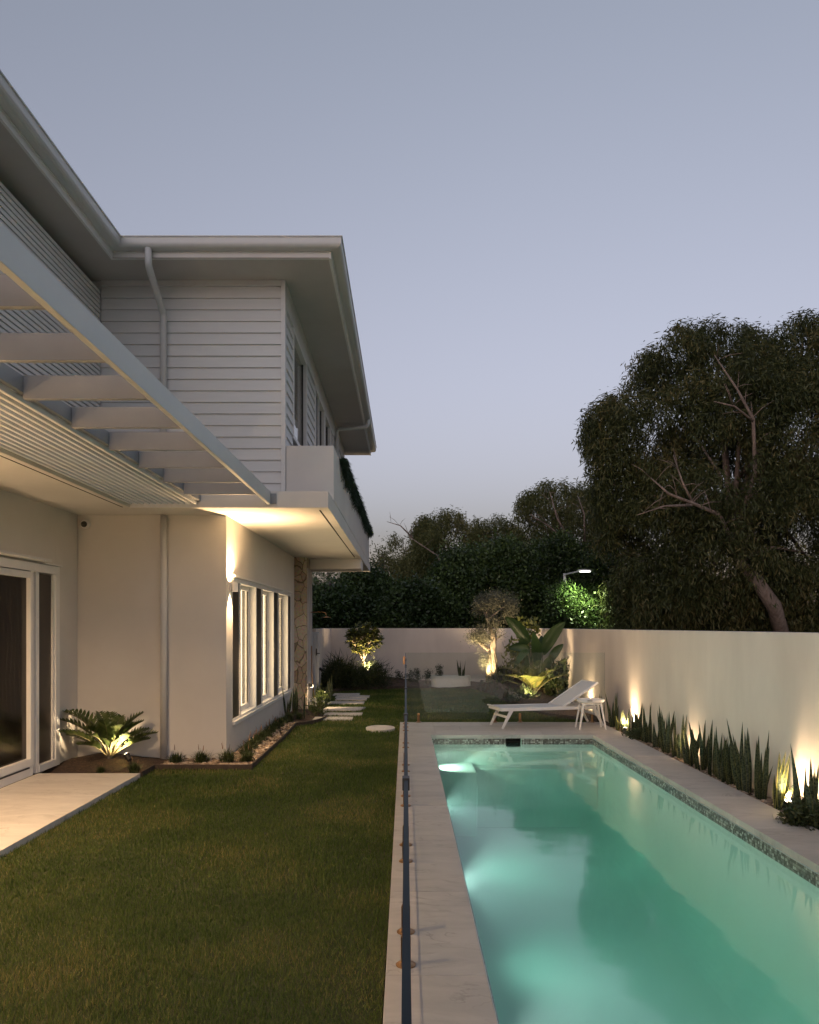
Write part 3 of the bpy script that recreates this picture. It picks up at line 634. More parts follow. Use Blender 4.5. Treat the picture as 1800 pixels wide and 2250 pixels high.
# upper wall facing the camera: lapped weatherboards
def boards(g,a,b,z0,z1,axis,pos,out):
    """axis 'x': boards run in x from a to b on the plane y=pos facing -y; 'y': run in y on x=pos facing +x"""
    z=z1
    while z>z0+.01:
        zb=max(z-.1505,z0)
        if axis=='x':
            v=[(a,pos-out*.25,z),(b,pos-out*.25,z),(b,pos-out,zb+.0015),(a,pos-out,zb+.0015),(a,pos,zb+.0015),(b,pos,zb+.0015),(a,pos,z),(b,pos,z)]
            fs=[(0,3,2,1),(3,4,5,2),(0,1,7,6)]
        else:
            v=[(pos+out*.25,a,z),(pos+out*.25,b,z),(pos+out,b,zb+.0015),(pos+out,a,zb+.0015),(pos,a,zb+.0015),(pos,b,zb+.0015),(pos,a,z),(pos,b,z)]
            fs=[(0,1,2,3),(3,2,5,4),(0,6,7,1),(0,3,4,6),(1,7,5,2)]
        g.add(v,fs); z-=.1505
XU=-1.575; YU=10.65; ZU=6.18
hb('upper_wall','boards',[(-4.10,XU-.12,YU+.03,YU+.2,3.322,ZU+.03),(XU-.2,XU-.02,YU+.21,11.43,3.322,ZU+.03),(XU-.2,XU-.02,12.97,14.2,3.322,ZU+.03),(XU-.2,XU-.02,17.8,20.95,3.322,ZU+.03),(XU-.2,XU-.02,11.43,17.8,5.86,ZU+.03),(-4.1,XU-.02,20.75,20.95,3.322,ZU+.03)])
g=MB(); boards(g,-3.96,XU-.045,3.323,6.10,'x',YU+.03,.03); g.build('weatherboards','boards',H)
hb('corner_trim','boards',[(XU-.045,XU+.012,YU-.014,YU+.10,3.323,6.18)],bevel=.003)
hb('frieze','trim',[(-3.96,XU-.046,YU+.002,YU+.03,6.11,6.18)])
for a,b in ((YU+.101,11.43),(12.97,14.2),(17.8,20.94)):
    g=MB(); boards(g,a,b,3.9,5.84,'y',XU-.02,.03); g.build('weatherboards','boards',H)
hb('frieze','trim',[(XU-.02,XU+.012,YU+.101,20.94,5.86,6.18)])
for a,b,dk in ((11.43,12.97,None),(14.2,15.75,14.78),(15.82,17.0,15.9),(17.05,17.79,17.4)):
    z0,z1=4.3,5.855
    w=hb('window','white',[(XU-.10,XU+.016,a,a+.05,z0,z1),(XU-.10,XU+.016,b-.05,b,z0,z1),(XU-.10,XU+.016,a+.05,b-.05,z1-.06,z1),(XU-.10,XU+.016,a+.05,b-.05,z0,z0+.06)],bevel=.003)
    if dk:
        hb('screen_panel','black',[(XU-.04,XU-.02,a+.051,dk,z0+.061,z1-.061)],parent=w)
        hb('mullion','white',[(XU-.08,XU+.012,dk,dk+.06,z0+.061,z1-.061)],parent=w)
        a2=dk+.06
    else: a2=a+.05
    hb('pane','wglass',[(XU-.062,XU-.056,a2,b-.08,z0+.061,z1-.061)],parent=w)
    hb('gasket','black',[(XU-.055,XU-.04,b-.085,b-.051,z0+.061,z1-.061)],parent=w)
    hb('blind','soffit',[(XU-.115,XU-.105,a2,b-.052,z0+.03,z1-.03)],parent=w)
# batten screen on the left wing
hb('batten_screen','trim',[(-4.0,-3.965,-1,YU-.016,5.99-.062*i,5.99-.062*i+.043) for i in range(43)],bevel=.002)
hb('screen_backing','black',[(-4.06,-4.03,-1,YU+.02,3.323,6.10)])
# eaves: soffit, fascia, gutter, roof
path=[(-3.58,-1.5),(-3.58,10.02),(-.913,10.02),(-.913,21.58)]
def off(i,o):
    x,y=path[i]
    return {0:(x+o,y),1:(x+o,y-o),2:(x+o,y-o),3:(x+o,y)}[i]
def sweep(name,prof,mt,smooth=False,label=None):
    g=MB(); n=len(prof); vs=[]
    for i in range(4):
        for o_,z in prof: x,y=off(i,o_); vs.append((x,y,z))
    fs=[(i*n+j,(i+1)*n+j,(i+1)*n+(j+1)%n,i*n+(j+1)%n) for i in range(3) for j in range(n)]
    fs += [tuple(range(n))[::-1],tuple(range(3*n,4*n))]; g.add(vs,fs); return g.build(name,mt,H)
sweep('fascia',[(-.03,ZU-.004),(.0,ZU-.004),(.0,6.245),(.012,6.25),(.012,6.32),(-.03,6.32)],'trim')
gp=[(.004,6.262)]+[(.075,6.262)]+[(.075+.06*math.sin(t),6.322-.06*math.cos(t)) for t in (.4,.8,1.2,1.57)]+[(.137,6.375),(.150,6.379),(.150,6.392),(.133,6.392),(.128,6.33),(.004,6.30)]
sweep('gutter',gp,'gutter')
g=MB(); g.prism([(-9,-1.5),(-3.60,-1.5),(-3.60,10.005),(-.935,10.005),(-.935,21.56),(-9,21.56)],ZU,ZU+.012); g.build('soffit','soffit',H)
g=MB(); zr=6.34; tn=math.tan(R(14))
def hip(x0,x1,y0,y1):
    h=(x1-x0)/2; zt=zr+h*tn; xm=(x0+x1)/2
    g.add([(x0,y0,zr),(x1,y0,zr),(x1,y1,zr),(x0,y1,zr),(xm,y0+h,zt),(xm,y1-h,zt),(x0,y0,zr-.02),(x1,y0,zr-.02),(x1,y1,zr-.02),(x0,y1,zr-.02)],[(0,1,4),(1,2,5,4),(2,3,5),(3,0,4,5),(6,9,8,7),(0,6,7,1),(1,7,8,2),(2,8,9,3),(3,9,6,0)])
hip(-10.2,-.86,9.965,21.60); hip(-10.2,-3.53,-1.5,17.0)
g.build('roof','roof',H)
# downpipes
def pipe(pts,r=.043): g=MB(); g.tube(pts,r,14); return g.build('downpipe','gutter',H,smooth=True)
pipe([(-3.125,9.95,6.27),(-3.125,9.95,6.09),(-3.125,9.965,6.06),(-3.125,10.0,6.03),(-3.125,10.50,5.74),(-3.125,10.545,5.71),(-3.125,10.56,5.66),(-3.125,10.56,3.33)])
pipe([(-3.12,10.56,3.11),(-3.12,10.56,-.04)],.043)
pipe([(-.84,18.2,6.27),(-.84,18.2,6.17),(-.86,18.2,6.12),(-.93,18.2,6.10),(-1.48,18.2,6.06),(-1.53,18.2,6.0),(-1.53,18.2,4.05)],.045)

# ------------------------------------------------ pergola
P=thing('pergola',(-2.5,9.9,3.16),'white timber pergola of beams, rafters and close slats over the terrace','pergola')
g=MB(); g.box(-1.68,-1.64,-1,9.945,3.158,3.315); g.build('beam','gutter',P,bevel=.003)
g=MB(); g.box(-2.53,-2.49,-1,9.945,3.20,3.312); g.build('header','perg',P,bevel=.003)
g=MB(); g.box(-1.70,-1.57,9.93,9.949,3.165,3.29); g.build('bracket','perg',P,bevel=.002)
for k in range(12):
    y=9.20-.77*k
    g=MB(); g.box(-2.489,-1.681,y-.022,y+.022,3.16,3.312); g.build('rafter','perg',P,bevel=.002)
for i in range(12):
    x=-2.545-.0715*i
    g=MB(); g.box(x-.014,x+.014,-1,9.945,3.158,3.20); g.build('slat','trim',P,bevel=.002)
for k in range(12):
    y=9.20-.77*k
    g=MB(); g.box(-3.345,-2.531,y-.02,y+.02,3.2005,3.25); g.build('cross_rail','trim',P)
# ------------------------------------------------ wall lamps and camera
def wall_lamp(x,y,z,label,power,col=(1,.65,.33)):
    L=thing('wall_lamp',(x,y,z),label,'wall lamp','up and down wall lamps')
    g=MB(); g.tube([(x+.068,y,z-.062),(x+.068,y,z+.062)],.045,20,caps=False); g.tube([(x+.068,y,z+.060),(x+.068,y,z-.060)],.042,20,caps=False); g.build('lamp_body','white',L,smooth=True)
    g=MB(); g.box(x,x+.022,y-.04,y+.04,z-.05,z+.05); g.build('wall_plate','white',L,bevel=.003)
    g=MB(); g.tube([(x+.068,y,z-.012),(x+.068,y,z+.012)],.036,16); g.build('bulb',M['lens'],L)
    spot('wall_lamp_up',(x+.068,y,z+.05),(x+.06,y,z+1),power,165,1,rad=.02,parent=L,col=col)
    spot('wall_lamp_down',(x+.068,y,z-.05),(x+.055,y,z-1),power*.5,90,.75,rad=.02,parent=L,col=col)
wall_lamp(XW,10.83,2.20,'white up and down wall lamp at the house corner beside the tall windows',72)
wall_lamp(-4.255,4.6,2.1,'unseen white wall lamp added beyond the sliding door to warm the terrace',90)  # second lamp added out of view to warm the terrace
for y in (6.3,3.0):  # unseen soffit lights, added to brighten the terrace and corner wall
    g=MB(); g.tube([(-3.80,y,3.105),(-3.80,y,3.135)],.055,20); g.build('added_downlight','white',H)
    g=MB(); g.tube([(-3.80,y,3.101),(-3.80,y,3.104)],.042,20); g.build('added_downlight_lens',M['lens'],H)
    spot('added_downlight_lamp',(-3.80,y,3.095),(-3.80,y+.3,0),125/LS,140,.6,col=(1,.66,.36),rad=.04)
LL=thing('added_lantern',(-3.7,1.2,0),'unseen lamp added on the terrace as warm fill from below','added_lantern')  # out-of-view lamp added only for warm fill
g=MB(); g.box(-3.78,-3.62,1.12,1.28,0,.02); g.build('base','black',LL)
g=MB(); g.box(-3.78,-3.62,1.12,1.28,.34,.36); g.build('lid','black',LL)
for dx in (-.07,.07):
    for dy in (-.07,.07): g=MB(); g.bar((-3.7+dx,1.2+dy,.021),(-3.7+dx,1.2+dy,.339),.012,.012); g.build('post','black',LL)
g=MB(); g.tube([(-3.7,1.2,.06),(-3.7,1.2,.24)],.03,14); g.build('added_lamp',M['lens'],LL)
d=bpy.data.lights.new('added_light','POINT'); d.energy=18; d.color=(1,.66,.34); d.shadow_soft_size=.05
o=bpy.data.objects.new('added_light',d); COL.objects.link(o); o.location=(-3.7,1.2,.45); o.parent=LL; o.matrix_parent_inverse=WM[LL.name].inverted()
K=thing('security_camera',(-4.14,10.60,3.0),'small white dome security camera in the corner under the soffit','security camera')
g=MB(); g.tube([(-4.14,YW-.001,3.0),(-4.14,YW-.05,3.0)],.06,20); g.build('housing','white',K,smooth=False,bevel=.01)
g=MB(); g.lathe([(.001,0),(.03,.006),(.04,.02),(.034,.04),(.015,.05)],(0,0,0),16); 
for i,v in enumerate(g.v): g.v[i]=(-4.145+v[0],YW-.045-v[2],2.995+v[1])
g.build('dome_lens','black',K,smooth=True)
# shower
S=thing('outdoor_shower',(-2.05,17.9,1.9),'brass outdoor shower arm on the stone pillar','outdoor shower')
g=MB(); g.tube([(-2.057,17.7,1.98),(-1.80,17.7,1.99),(-1.73,17.7,1.97),(-1.71,17.7,1.90)],.011,10); g.build('arm','bronze',S,smooth=True)
g=MB(); g.lathe([(.015,.03),(.02,.012),(.10,.008),(.10,0),(.02,-.001)],(-1.71,17.7,1.87),24); g.build('shower_head','bronze',S)
g=MB(); g.tube([(-2.04,17.8,1.25),(-2.04,17.8,.6),(-1.98,17.8,.1),(-1.95,17.85,-.02)],.012,8); g.build('hose','bronze',S,smooth=True)

# ================================================================== GLASS POOL FENCE
def spigot(parent,x,y):
    g=MB(); g.lathe([(.050,0),(.050,.006),(.040,.013),(.026,.018),(.025,.02),(.025,.140),(.018,.158),(.008,.160)],(x,y,.0),24); g.build('spigot','bronze',parent,smooth=False)
def panel(axis,a,b,pos,label,latch=False,sp=None):
    loc=(pos,(a+b)/2,0) if axis=='y' else ((a+b)/2,pos,0)
    p=thing('fence_panel',loc,label,'glass fence panel','frameless glass panels of the pool fence')
    g=MB(); z0,z1,t=.055,1.218,.006
    if axis=='y': x0,x1,y0,y1=pos-t,pos+t,a,b
    else: x0,x1,y0,y1=a,b,pos-t,pos+t
    v=[(x0,y0,z0),(x1,y0,z0),(x1,y1,z0),(x0,y1,z0),(x0,y0,z1),(x1,y0,z1),(x1,y1,z1),(x0,y1,z1)]
    F6=[(0,3,2,1),(4,5,6,7),(0,1,5,4),(1,2,6,5),(2,3,7,6),(3,0,4,7)]
    if axis=='y': mi=[1,1,1,0,1,0]
    else: mi=[1,1,0,1,0,1]
    for f,m in zip(F6,mi): g.add([v[i] for i in f],[(0,1,2,3)],m)
    g.build('glass',['glass','glassedge'],p)
    for s in (sp or (a+.215,b-.215)): spigot(p,pos,s) if axis=='y' else spigot(p,s,pos)
    return p
joints=[.70,2.48,4.28,6.07,7.88,9.69,11.55]
names=['glass panel of the pool fence nearest the viewer along the left coping','second glass panel from the viewer along the left coping','third glass panel from the viewer along the left coping','fourth glass panel along the left coping, midway down the pool','fifth glass panel from the viewer along the left coping','sixth glass panel from the viewer along the left coping']
for i in range(6): panel('y',joints[i]+.004,joints[i+1]-.004,.001,names[i])
p=panel('y',11.554,13.38,.001,'seventh glass panel along the left coping, beside the pool end')
p=panel('y',13.39,14.32,.001,'short glass gate panel with a brass latch at the far corner of the fence',sp=(13.62,14.10))
g=MB(); g.box(-.045,-.008,14.14,14.20,1.02,1.16); g.build('latch','bronze',p,bevel=.004)
panel('x',.012,1.775,14.33,'left glass panel of the far fence, in front of the oval planter')
panel('x',1.787,3.48,14.33,'right glass panel of the far fence, behind the lounger')
for i,y in enumerate(joints[1:]):
    g=MB(); g.box(-.010,.012,y-.022,y+.022,1.186,1.224); o=g.build('joint_clamp','black',bevel=.002)
    o.parent=bpy.data.objects['fence_panel'+('' if i==0 else '.%03d'%i)]; o.matrix_parent_inverse=WM[o.parent.name].inverted()

# ================================================================== LOUNGER AND SIDE TABLE
A=Vector((1.56,13.38,0)); ang=math.atan2(.44,1.75)
LN=thing('sun_lounger',A,'white framed sun lounger with raised grey mesh backrest at the pool end','sun lounger')
ca,sa=math.cos(ang),math.sin(ang); Wd=.56
def lp(u,w,z): return (A.x+u*ca-w*sa,A.y+u*sa+w*ca,z)
g=MB()
for w in (0.0,Wd):
    g.bar(lp(.0,w,.315),lp(1.70,w,.315),.03,.055)
g.bar(lp(.0,.0,.315),lp(.0,Wd,.315),.03,.05); g.bar(lp(1.69,0,.315),lp(1.69,Wd,.315),.03,.05); g.bar(lp(1.1,0,.30),lp(1.1,Wd,.30),.025,.03)
g.build('frame','white',LN,bevel=.004)
for w in (0.0,Wd):
    g=MB(); g.bar(lp(.18,w,.30),lp(.02,w,.003),.03,.062,up=(0,0,1),w2=.026,h2=.032); g.build('leg','white',LN,bevel=.003)
    g=MB(); g.bar(lp(1.66,w,.30),lp(1.83,w,.003),.03,.062,up=(0,0,1),w2=.026,h2=.032); g.build('leg','white',LN,bevel=.003)
for u in (.10,1.75):
    g=MB(); g.bar(lp(u,0,.19),lp(u,Wd,.19),.03,.035); g.build('leg_rail','white',LN,bevel=.003)
g=MB(); n=12
for i in range(n): # seat sling, slightly sagging
    u0,u1=-.03+1.13*i/n,-.03+1.13*(i+1)/n; s0=-.012*math.sin(math.pi*i/n); s1=-.012*math.sin(math.pi*(i+1)/n)
    g.add([lp(u0,.015,.344+s0),lp(u1,.015,.344+s1),lp(u1,Wd-.015,.344+s1),lp(u0,Wd-.015,.344+s0),lp(u0,.015,.334+s0),lp(u1,.015,.334+s1),lp(u1,Wd-.015,.334+s1),lp(u0,Wd-.015,.334+s0)],[(0,1,2,3),(7,6,5,4),(0,4,5,1),(3,2,6,7)])
g.add([lp(-.04,-.01,.338),lp(-.04,Wd+.01,.338),lp(-.04,Wd+.01,.358),lp(-.04,-.01,.358),lp(-.01,-.01,.338),lp(-.01,Wd+.01,.338),lp(-.01,Wd+.01,.358),lp(-.01,-.01,.358)],[(0,3,2,1),(4,5,6,7),(0,1,5,4),(1,2,6,5),(2,3,7,6),(3,0,4,7)])
g.build('seat','fabric',LN)
bu,bz=math.cos(R(32)),math.sin(R(32)); BL=.72
g=MB(); g.add([lp(1.11,.02,.352),lp(1.11+BL*bu,.02,.352+BL*bz),lp(1.11+BL*bu,Wd-.02,.352+BL*bz),lp(1.11,Wd-.02,.352),lp(1.11,.02,.342),lp(1.11+BL*bu,.02,.342+BL*bz),lp(1.11+BL*bu,Wd-.02,.342+BL*bz),lp(1.11,Wd-.02,.342)],[(0,1,2,3),(7,6,5,4),(0,4,5,1),(1,5,6,2),(2,6,7,3),(3,7,4,0)]); g.build('backrest','fabric',LN)
g=MB()
for w in (.0,Wd): g.bar(lp(1.09,w,.335),lp(1.11+(BL+.01)*bu,w,.345+(BL+.01)*bz),.028,.034)
g.bar(lp(1.11+BL*bu,0,.345+BL*bz),lp(1.11+BL*bu,Wd,.345+BL*bz),.03,.028); g.build('back_frame','white',LN,bevel=.003)
g=MB()
for w in (.05,Wd-.05): g.bar(lp(1.36,w,.49),lp(1.56,w,.33),.014,.02)
g.build('strut','white',LN)
T=thing('side_table',(3.03,13.40,0),'small white round tray side table beside the lounger','side table')
cx,cyy=3.03,13.42
g=MB(); g.lathe([(.20,.435),(.205,.437),(.222,.450),(.224,.486),(.216,.486),(.214,.466),(.205,.462),(.001,.462)],(cx,cyy,0),40); g.build('tray','white',T)
g=MB(); g.box(cx-.10,cx-.02,cyy-.2285,cyy-.218,.470,.482); g.build('hand_slot','black',T)
for dx,dy in ((-.15,-.13),(.15,-.13),(-.15,.13),(.15,.13)):
    g=MB(); g.bar((cx+dx*.93,cyy+dy*.93,.437),(cx+dx*1.42,cyy+dy*1.3,.003),.034,.03,w2=.022,h2=.02); g.build('leg','white',T,bevel=.003)
g=MB(); g.bar((cx-.15,cyy-.13,.415),(cx+.15,cyy-.13,.415),.03,.02); g.bar((cx-.15,cyy+.13,.415),(cx+.15,cyy+.13,.415),.03,.02); g.build('apron','white',T)

# ================================================================== GARDEN LIGHTS
def garden_spot(x,y,z,tgt,label,power,size=60,stake=None,lit=True,blend=.7,lensr=.028):
    if z<.32 and y>9.5 and x<3.4: z=max(z,mound(x,y)+.13)
    G=thing('garden_spotlight',(x,y,z),label,'garden spotlight','low garden spotlights')
    p=Vector((x,y,z)); d=(Vector(tgt)-p).normalized(); base=p-d*.10
    g=MB(); g.tube([base,p-d*.012],[.030,.036],16); g.build('lamp_body','black',G,smooth=False)
    g=MB(); g.tube([p-d*.013,p-d*.006],lensr,16); g.build('lens',M['lens'] if lit else M['dark'],G)
    s=stake or (base.x,base.y,-.08)
    g=MB(); g.tube([base,(s[0],s[1],base.z-.01),s],.008,8); g.build('stake','black',G)
    if lit: spot('garden_lamp',p+d*.004,tgt,power,size,blend,parent=G,rad=.02)
    if lit and x>3.4: spot('garden_lamp_fill',p+Vector((-.05,0,.05)),(4.4,tgt[1],1.2),max(power,4)*.9,172,1,parent=G,rad=.03)  # extra bodiless lamp added to widen the wash on the wall
    return G
garden_spot(-3.42,10.02,.085,(-3.85,10.28,.62),'lit spotlight in the mulch shining into the cycad',26,110)
garden_spot(-4.08,7.2,.10,(-3.2,7.6,3.1),'unseen spotlight added on the terrace edge to warm the pergola slats',20,110)  # added out of view to tint the slat undersides orange
garden_spot(3.50,13.05,.07,(3.66,13.33,.9),'lit spotlight at the foot of the wall just past the side table',12,105)
garden_spot(3.52,7.53,.085,(3.66,7.20,.9),'lit spotlight among the yellow edged snake plants nearest the viewer',9,125)
garden_spot(3.56,10.4,.02,(3.64,10.1,1.4),'round spotlight hidden among the snake plants halfway along the wall',1.2,150)
garden_spot(3.50,16.1,.07,(3.66,16.3,.9),'spotlight at the wall hidden behind the lounger backrest',7,95)
garden_spot(3.5,19.3,.2,(3.66,19.6,1.0),'spotlight at the wall behind the broad leaved clump',6,100)
garden_spot(-1.90,16.55,.47,(-1.45,17.9,-.05),'round lit spotlight on a stake at the stone pillar, above the white flowering bush',22,80,stake=(-1.99,16.5,-.05),lensr=.036)
garden_spot(-1.02,22.12,.50,(-1.16,22.6,1.4),'spotlight below the frangipani at the back bed',90,105)
garden_spot(1.95,20.95,.12,(2.30,21.7,1.3),'spotlight at the foot of the olive trunk',110,95)
garden_spot(2.62,17.45,.10,(2.88,18.3,.75),'spotlight under the yellow palm behind the fence',60,100)
garden_spot(-1.98,19.5,.62,(-1.7,19.3,.4),'unlit black spotlight on a stake beside the side gate',0,60,lit=False,stake=(-2.05,19.5,-.05))

# ================================================================== PLANTS
def snake_mesh(seed,n,h,spread,mt='snake',lean=.16):
    rs=random.Random(seed); g=MB()
    for k in range(n):
        a=rs.uniform(0,6.28); r=spread*math.sqrt(rs.random()); L=h*rs.uniform(.45,1.0)
        bx,by=r*math.cos(a)*.7,r*math.sin(a); out=Vector((math.cos(a),math.sin(a),0))*rs.uniform(0,lean)+Vector((rs.gauss(0,.06),rs.gauss(0,.06),1))
        w=rs.uniform(.036,.056)
        g.blade((bx,by,0),out,(math.cos(rs.uniform(-.7,.7)),math.sin(rs.uniform(-.7,.7)),0),L,w,bend=rs.uniform(-.22,.22),seg=9,fold=.13,twist=rs.uniform(-.9,.9),
                prof=lambda t:(.60+.40*min(1,t*3.0)) if t<.42 else max(0,1-((t-.42)/.58)**1.45))
    me=g.build('snake_plant',mt,smooth=True); return me
def place_snake(x,y,z,seed,n,h,spread,label,mt='snake',lean=.16,group='snake plants along the boundary wall'):
    o=snake_mesh(seed,n+(2 if n>4 else 0),h,spread,mt,lean); o.location=(x,y,z); return tag(o,label,'snake plant',group)
SN=[(1318,14.6,7,.55,'snake plant clump beyond the side table, in line with its legs'),(1348,13.85,9,.66,'tall banded snake plant just right of the side table'),
    (1376,13.2,6,.42,'short snake plant clump beside the first wall spotlight'),(1398,12.55,9,.66,'snake plant clump to the right of the first wall streak of light'),
    (1421,12.0,8,.70,'slender upright snake plant clump with the tallest leaf near the pool corner'),(1444,11.55,7,.46,'low leaning snake plant clump third along the coping'),
    (1466,11.05,10,.72,'dense tall snake plant clump a third of the way along the coping'),(1490,10.6,7,.62,'upright snake plant with few broad leaves before the gap'),
    (1517,10.1,7,.50,'shorter snake plant clump standing after the gap in the row'),(1541,9.72,8,.62,'snake plant clump with one straight central spike, mid row'),
    (1566,9.36,8,.66,'wide leaved snake plant clump in the middle of the near row'),(1588,9.08,7,.52,'low crowded snake plant clump between two taller ones'),
    (1612,8.80,9,.62,'crowded snake plant clump with dark leaves before the tallest'),(1638,8.48,10,.80,'tallest snake plant clump of the row'),(1668,8.12,9,.74,'tall snake plant clump right of the tallest one'),
    (1712,7.78,4,.52,'sparse mottled snake plant beside the near spotlight'),(1772,7.12,7,.72,'snake plant clump in front of the brightest light on the wall'),(1800,6.85,5,.5,'snake plant clump cut by the right edge of the view')]
for i,(px,D,n,h,lab) in enumerate(SN):
    x=min(max(GX(px,D),3.46),3.58); place_snake(x,D,-.045,100+i,n,h,.085,lab)
for i,y in enumerate((5.9,5.1,4.3)): place_snake(3.52,y,-.045,300+i,8,.65,.09,'snake plant clump past the rosette plant toward the viewer, %s of three'%['farthest','middle','nearest'][i])
place_snake(3.47,7.64,-.045,77,5,.62,.05,'arching yellow edged snake plant around the near spotlight','snakey',lean=.75)
place_snake(3.45,13.35,-.045,78,4,.42,.04,'small arching yellow edged snake plant by the first wall spotlight','snakey',lean=.7)
hg='snake plants along the house'
place_snake(-2.2,15.3,-.045,11,3,.66,.07,'slim snake plant below the last tall window','snake',.1,hg)
place_snake(-2.12,15.85,-.045,12,7,.72,.12,'dense snake plant at the foot of the stone pillar','snake',.12,hg)
place_snake(-1.89,15.25,-.045,13,2,.62,.03,'two bladed snake plant at the front edge of the pillar','snake',.04,hg)
place_snake(-2.0,18.3,-.045,14,7,.66,.10,'bright lit snake plant behind the flowering bush','snake',.14,hg)
place_snake(-1.78,18.9,-.045,15,7,.62,.10,'lit snake plant beside the far stepping stones','snake',.25,hg)

def tuft_mesh(seed,n,h,r,heads=0,name='grass_tuft'):
    rs=np.random.default_rng(seed); V=[];mi=[]
    for k in range(n):
        a=rs.uniform(0,6.28); l=h*rs.uniform(.6,1.15); o=rs.uniform(.15,1.0)*r; w=.004+.002*rs.random()
        b=np.array([rs.normal(0,r*.18),rs.normal(0,r*.18),0]); d=np.array([math.cos(a),math.sin(a),0]); s=np.array([-math.sin(a),math.cos(a),0])
        pts=[b+d*o*t**1.6+np.array([0,0,1])*l*(t-.45*t**3*(o/r)) for t in (0,.35,.7,1)]
        for i,(p,q) in enumerate(zip(pts[:-1],pts[1:])):
            w0=w*(1,.85,.55)[i]; w1=w*(.85,.55,.08)[i]; V.append([p-s*w0,p+s*w0,q+s*w1,q-s*w1]); mi.append(0)
    for k in range(heads):
        a=rs.uniform(0,6.28); d=np.array([math.cos(a),math.sin(a),0]); o=rs.uniform(.1,.6)*r; l=h*rs.uniform(1.1,1.5)
        s=np.array([-math.sin(a),math.cos(a),0]); p0=d*o*.8+np.array([0,0,l*.72]); p1=d*o+np.array([0,0,l])
        V.append([-s*.0012,s*.0012,p0+s*.0012,p0-s*.0012]); mi.append(0)
        V.append([p0-s*.007,p0+s*.007,p1+s*.003,p1-s*.003]); mi.append(1)
    return npmesh(name,np.array(V),4,'tuft',mats=['tuft','seed'],midx=np.array(mi))
tp=[tuft_mesh(20+i,230,.17,.16,2+i) for i in range(3)]
TF=[(-2.86,10.2,1.0,'round green grass tuft beside the lower downpipe'),(-2.55,10.22,1.15,'second grass tuft from the downpipe, with one seed stalk'),(-2.22,10.2,1.2,'fullest grass tuft in front of the rendered corner'),(-2.02,10.22,.6,'tiny grass tuft between larger ones at the corner pebbles'),
    (-1.99,10.3,1.05,'grass tuft with seed heads at the bend of the edging'),(-2.10,10.85,1.15,'large dark grass tuft just round the house corner'),(-2.14,11.4,1.1,'grass tuft below the first dark window panel'),(-2.15,11.8,1.05,'grass tuft with brown seed heads below the first lit window'),
    (-2.16,12.2,1.1,'grass tuft below the middle of the first lit window'),(-2.15,12.65,1.0,'grass tuft below the end of the first lit window'),(-2.16,13.05,1.1,'grass tuft below the second dark window panel'),(-2.15,13.5,1.05,'grass tuft below the second lit window'),
    (-2.16,13.95,1.15,'grass tuft below the far half of the second lit window'),(-2.15,14.4,1.0,'grass tuft below the third dark window panel'),(-2.1,14.8,1.1,'grass tuft last before the snake plants'),(-1.98,15.2,.9,'grass tuft at the snake plants by the pillar'),
    (-3.58,9.62,.55,'tiny green tuft in the mulch under the cycad'),(-3.20,9.66,.8,'small green tuft in the mulch right of the cycad spotlight')]
for i,(x,y,s,lab) in enumerate(TF):
    o=tp[i] if i<3 else tp[i%3].copy()
    if i>=3: COL.objects.link(o)
    o.location=(x,y,-.04 if i<16 else mound(x,y)); o.scale=(s,)*3; o.rotation_euler=(0,0,i*1.3); tag(o,lab,'grass tuft','grass tufts along the house bed')

# fronds -------------------------------------------------------------
def frond(g,base,yaw,elev,L,arch,n,ll,lw,stalk=.28,m=0,ang=55,r=.007,vee=.35):
    base=Vector(base); h=Vector((math.cos(yaw),math.sin(yaw),0)); up=Vector((0,0,1)); pts=[]; p=base.copy(); e=elev; k=14
    for i in range(k+1):
        pts.append(p.copy()); d=h*math.cos(e)+up*math.sin(e); p=p+d*L/k; e-=arch/k
    g.tube(pts,[r*(1-.75*i/k) for i in range(k+1)],5,m=1)
    side=h.cross(up)
    for i in range(n):
        t=stalk+(1-stalk)*(i+.5)/n; f=t*k; a=int(min(f,k-1)); q=pts[a].lerp(pts[a+1],f-a); d=(pts[a+1]-pts[a]).normalized(); nn=side.cross(d).normalized()
        s_=math.sin(math.pi*min(1,max(.06,(t-stalk)/(1-stalk)))**.75)*.75+.3
        for sg in (-1,1):
            dr=(side*sg*math.sin(R(ang))+d*math.cos(R(ang))+nn*vee).normalized()
            g.blade(q,dr,d,ll*s_*random.uniform(.88,1.08),lw,bend=-.15,seg=3,m=m,prof=lambda t:math.sin(math.pi*(.12+.88*t)**.8)+.05)
random.seed(12)
CY=thing('cycad',(-3.68,10.17,.02),'cycad with broad glossy leaflets lit from below in the wall corner','cycad')
g=MB()
for yaw,el,L,ar in ((2.9,75,.95,1.3),(3.3,55,.9,1.0),(2.2,70,.80,1.1),(.15,62,.80,.9),(.5,45,.75,.8),(-.3,50,.72,.9),(-1.1,55,.60,1.2),(-1.8,60,.62,1.2),(3.8,45,.80,.9),(3.0,32,.75,.7),(0.0,30,.70,.6),(-2.5,50,.70,1.0),(1.4,78,.75,.8),(-.7,72,.70,1.0),(4.2,70,.65,1.2),(1.0,60,.70,.8),(3.6,65,.9,.9),(2.5,50,.85,.9),(.35,68,.9,.9),(-.1,35,.9,.7),(-2.0,35,.6,.8),(3.1,62,1.0,1.1),(-1.4,80,.8,.9),(1.9,62,.8,.9)):
    frond(g,(-3.68+.03*math.cos(yaw),10.17+.03*math.sin(yaw),.06),yaw,R(min(82,el+11)),L*(.86 if math.cos(yaw)<0 else .74),ar,10,.155,.040,stalk=.33,ang=52,r=.009)
g.build('fronds',['cycad','stem'],CY,smooth=True)
g=MB(); g.tube([(-3.68,10.17,-.02),(-3.68,10.17,.09)],[.06,.04],10); g.build('stem','barkd',CY)
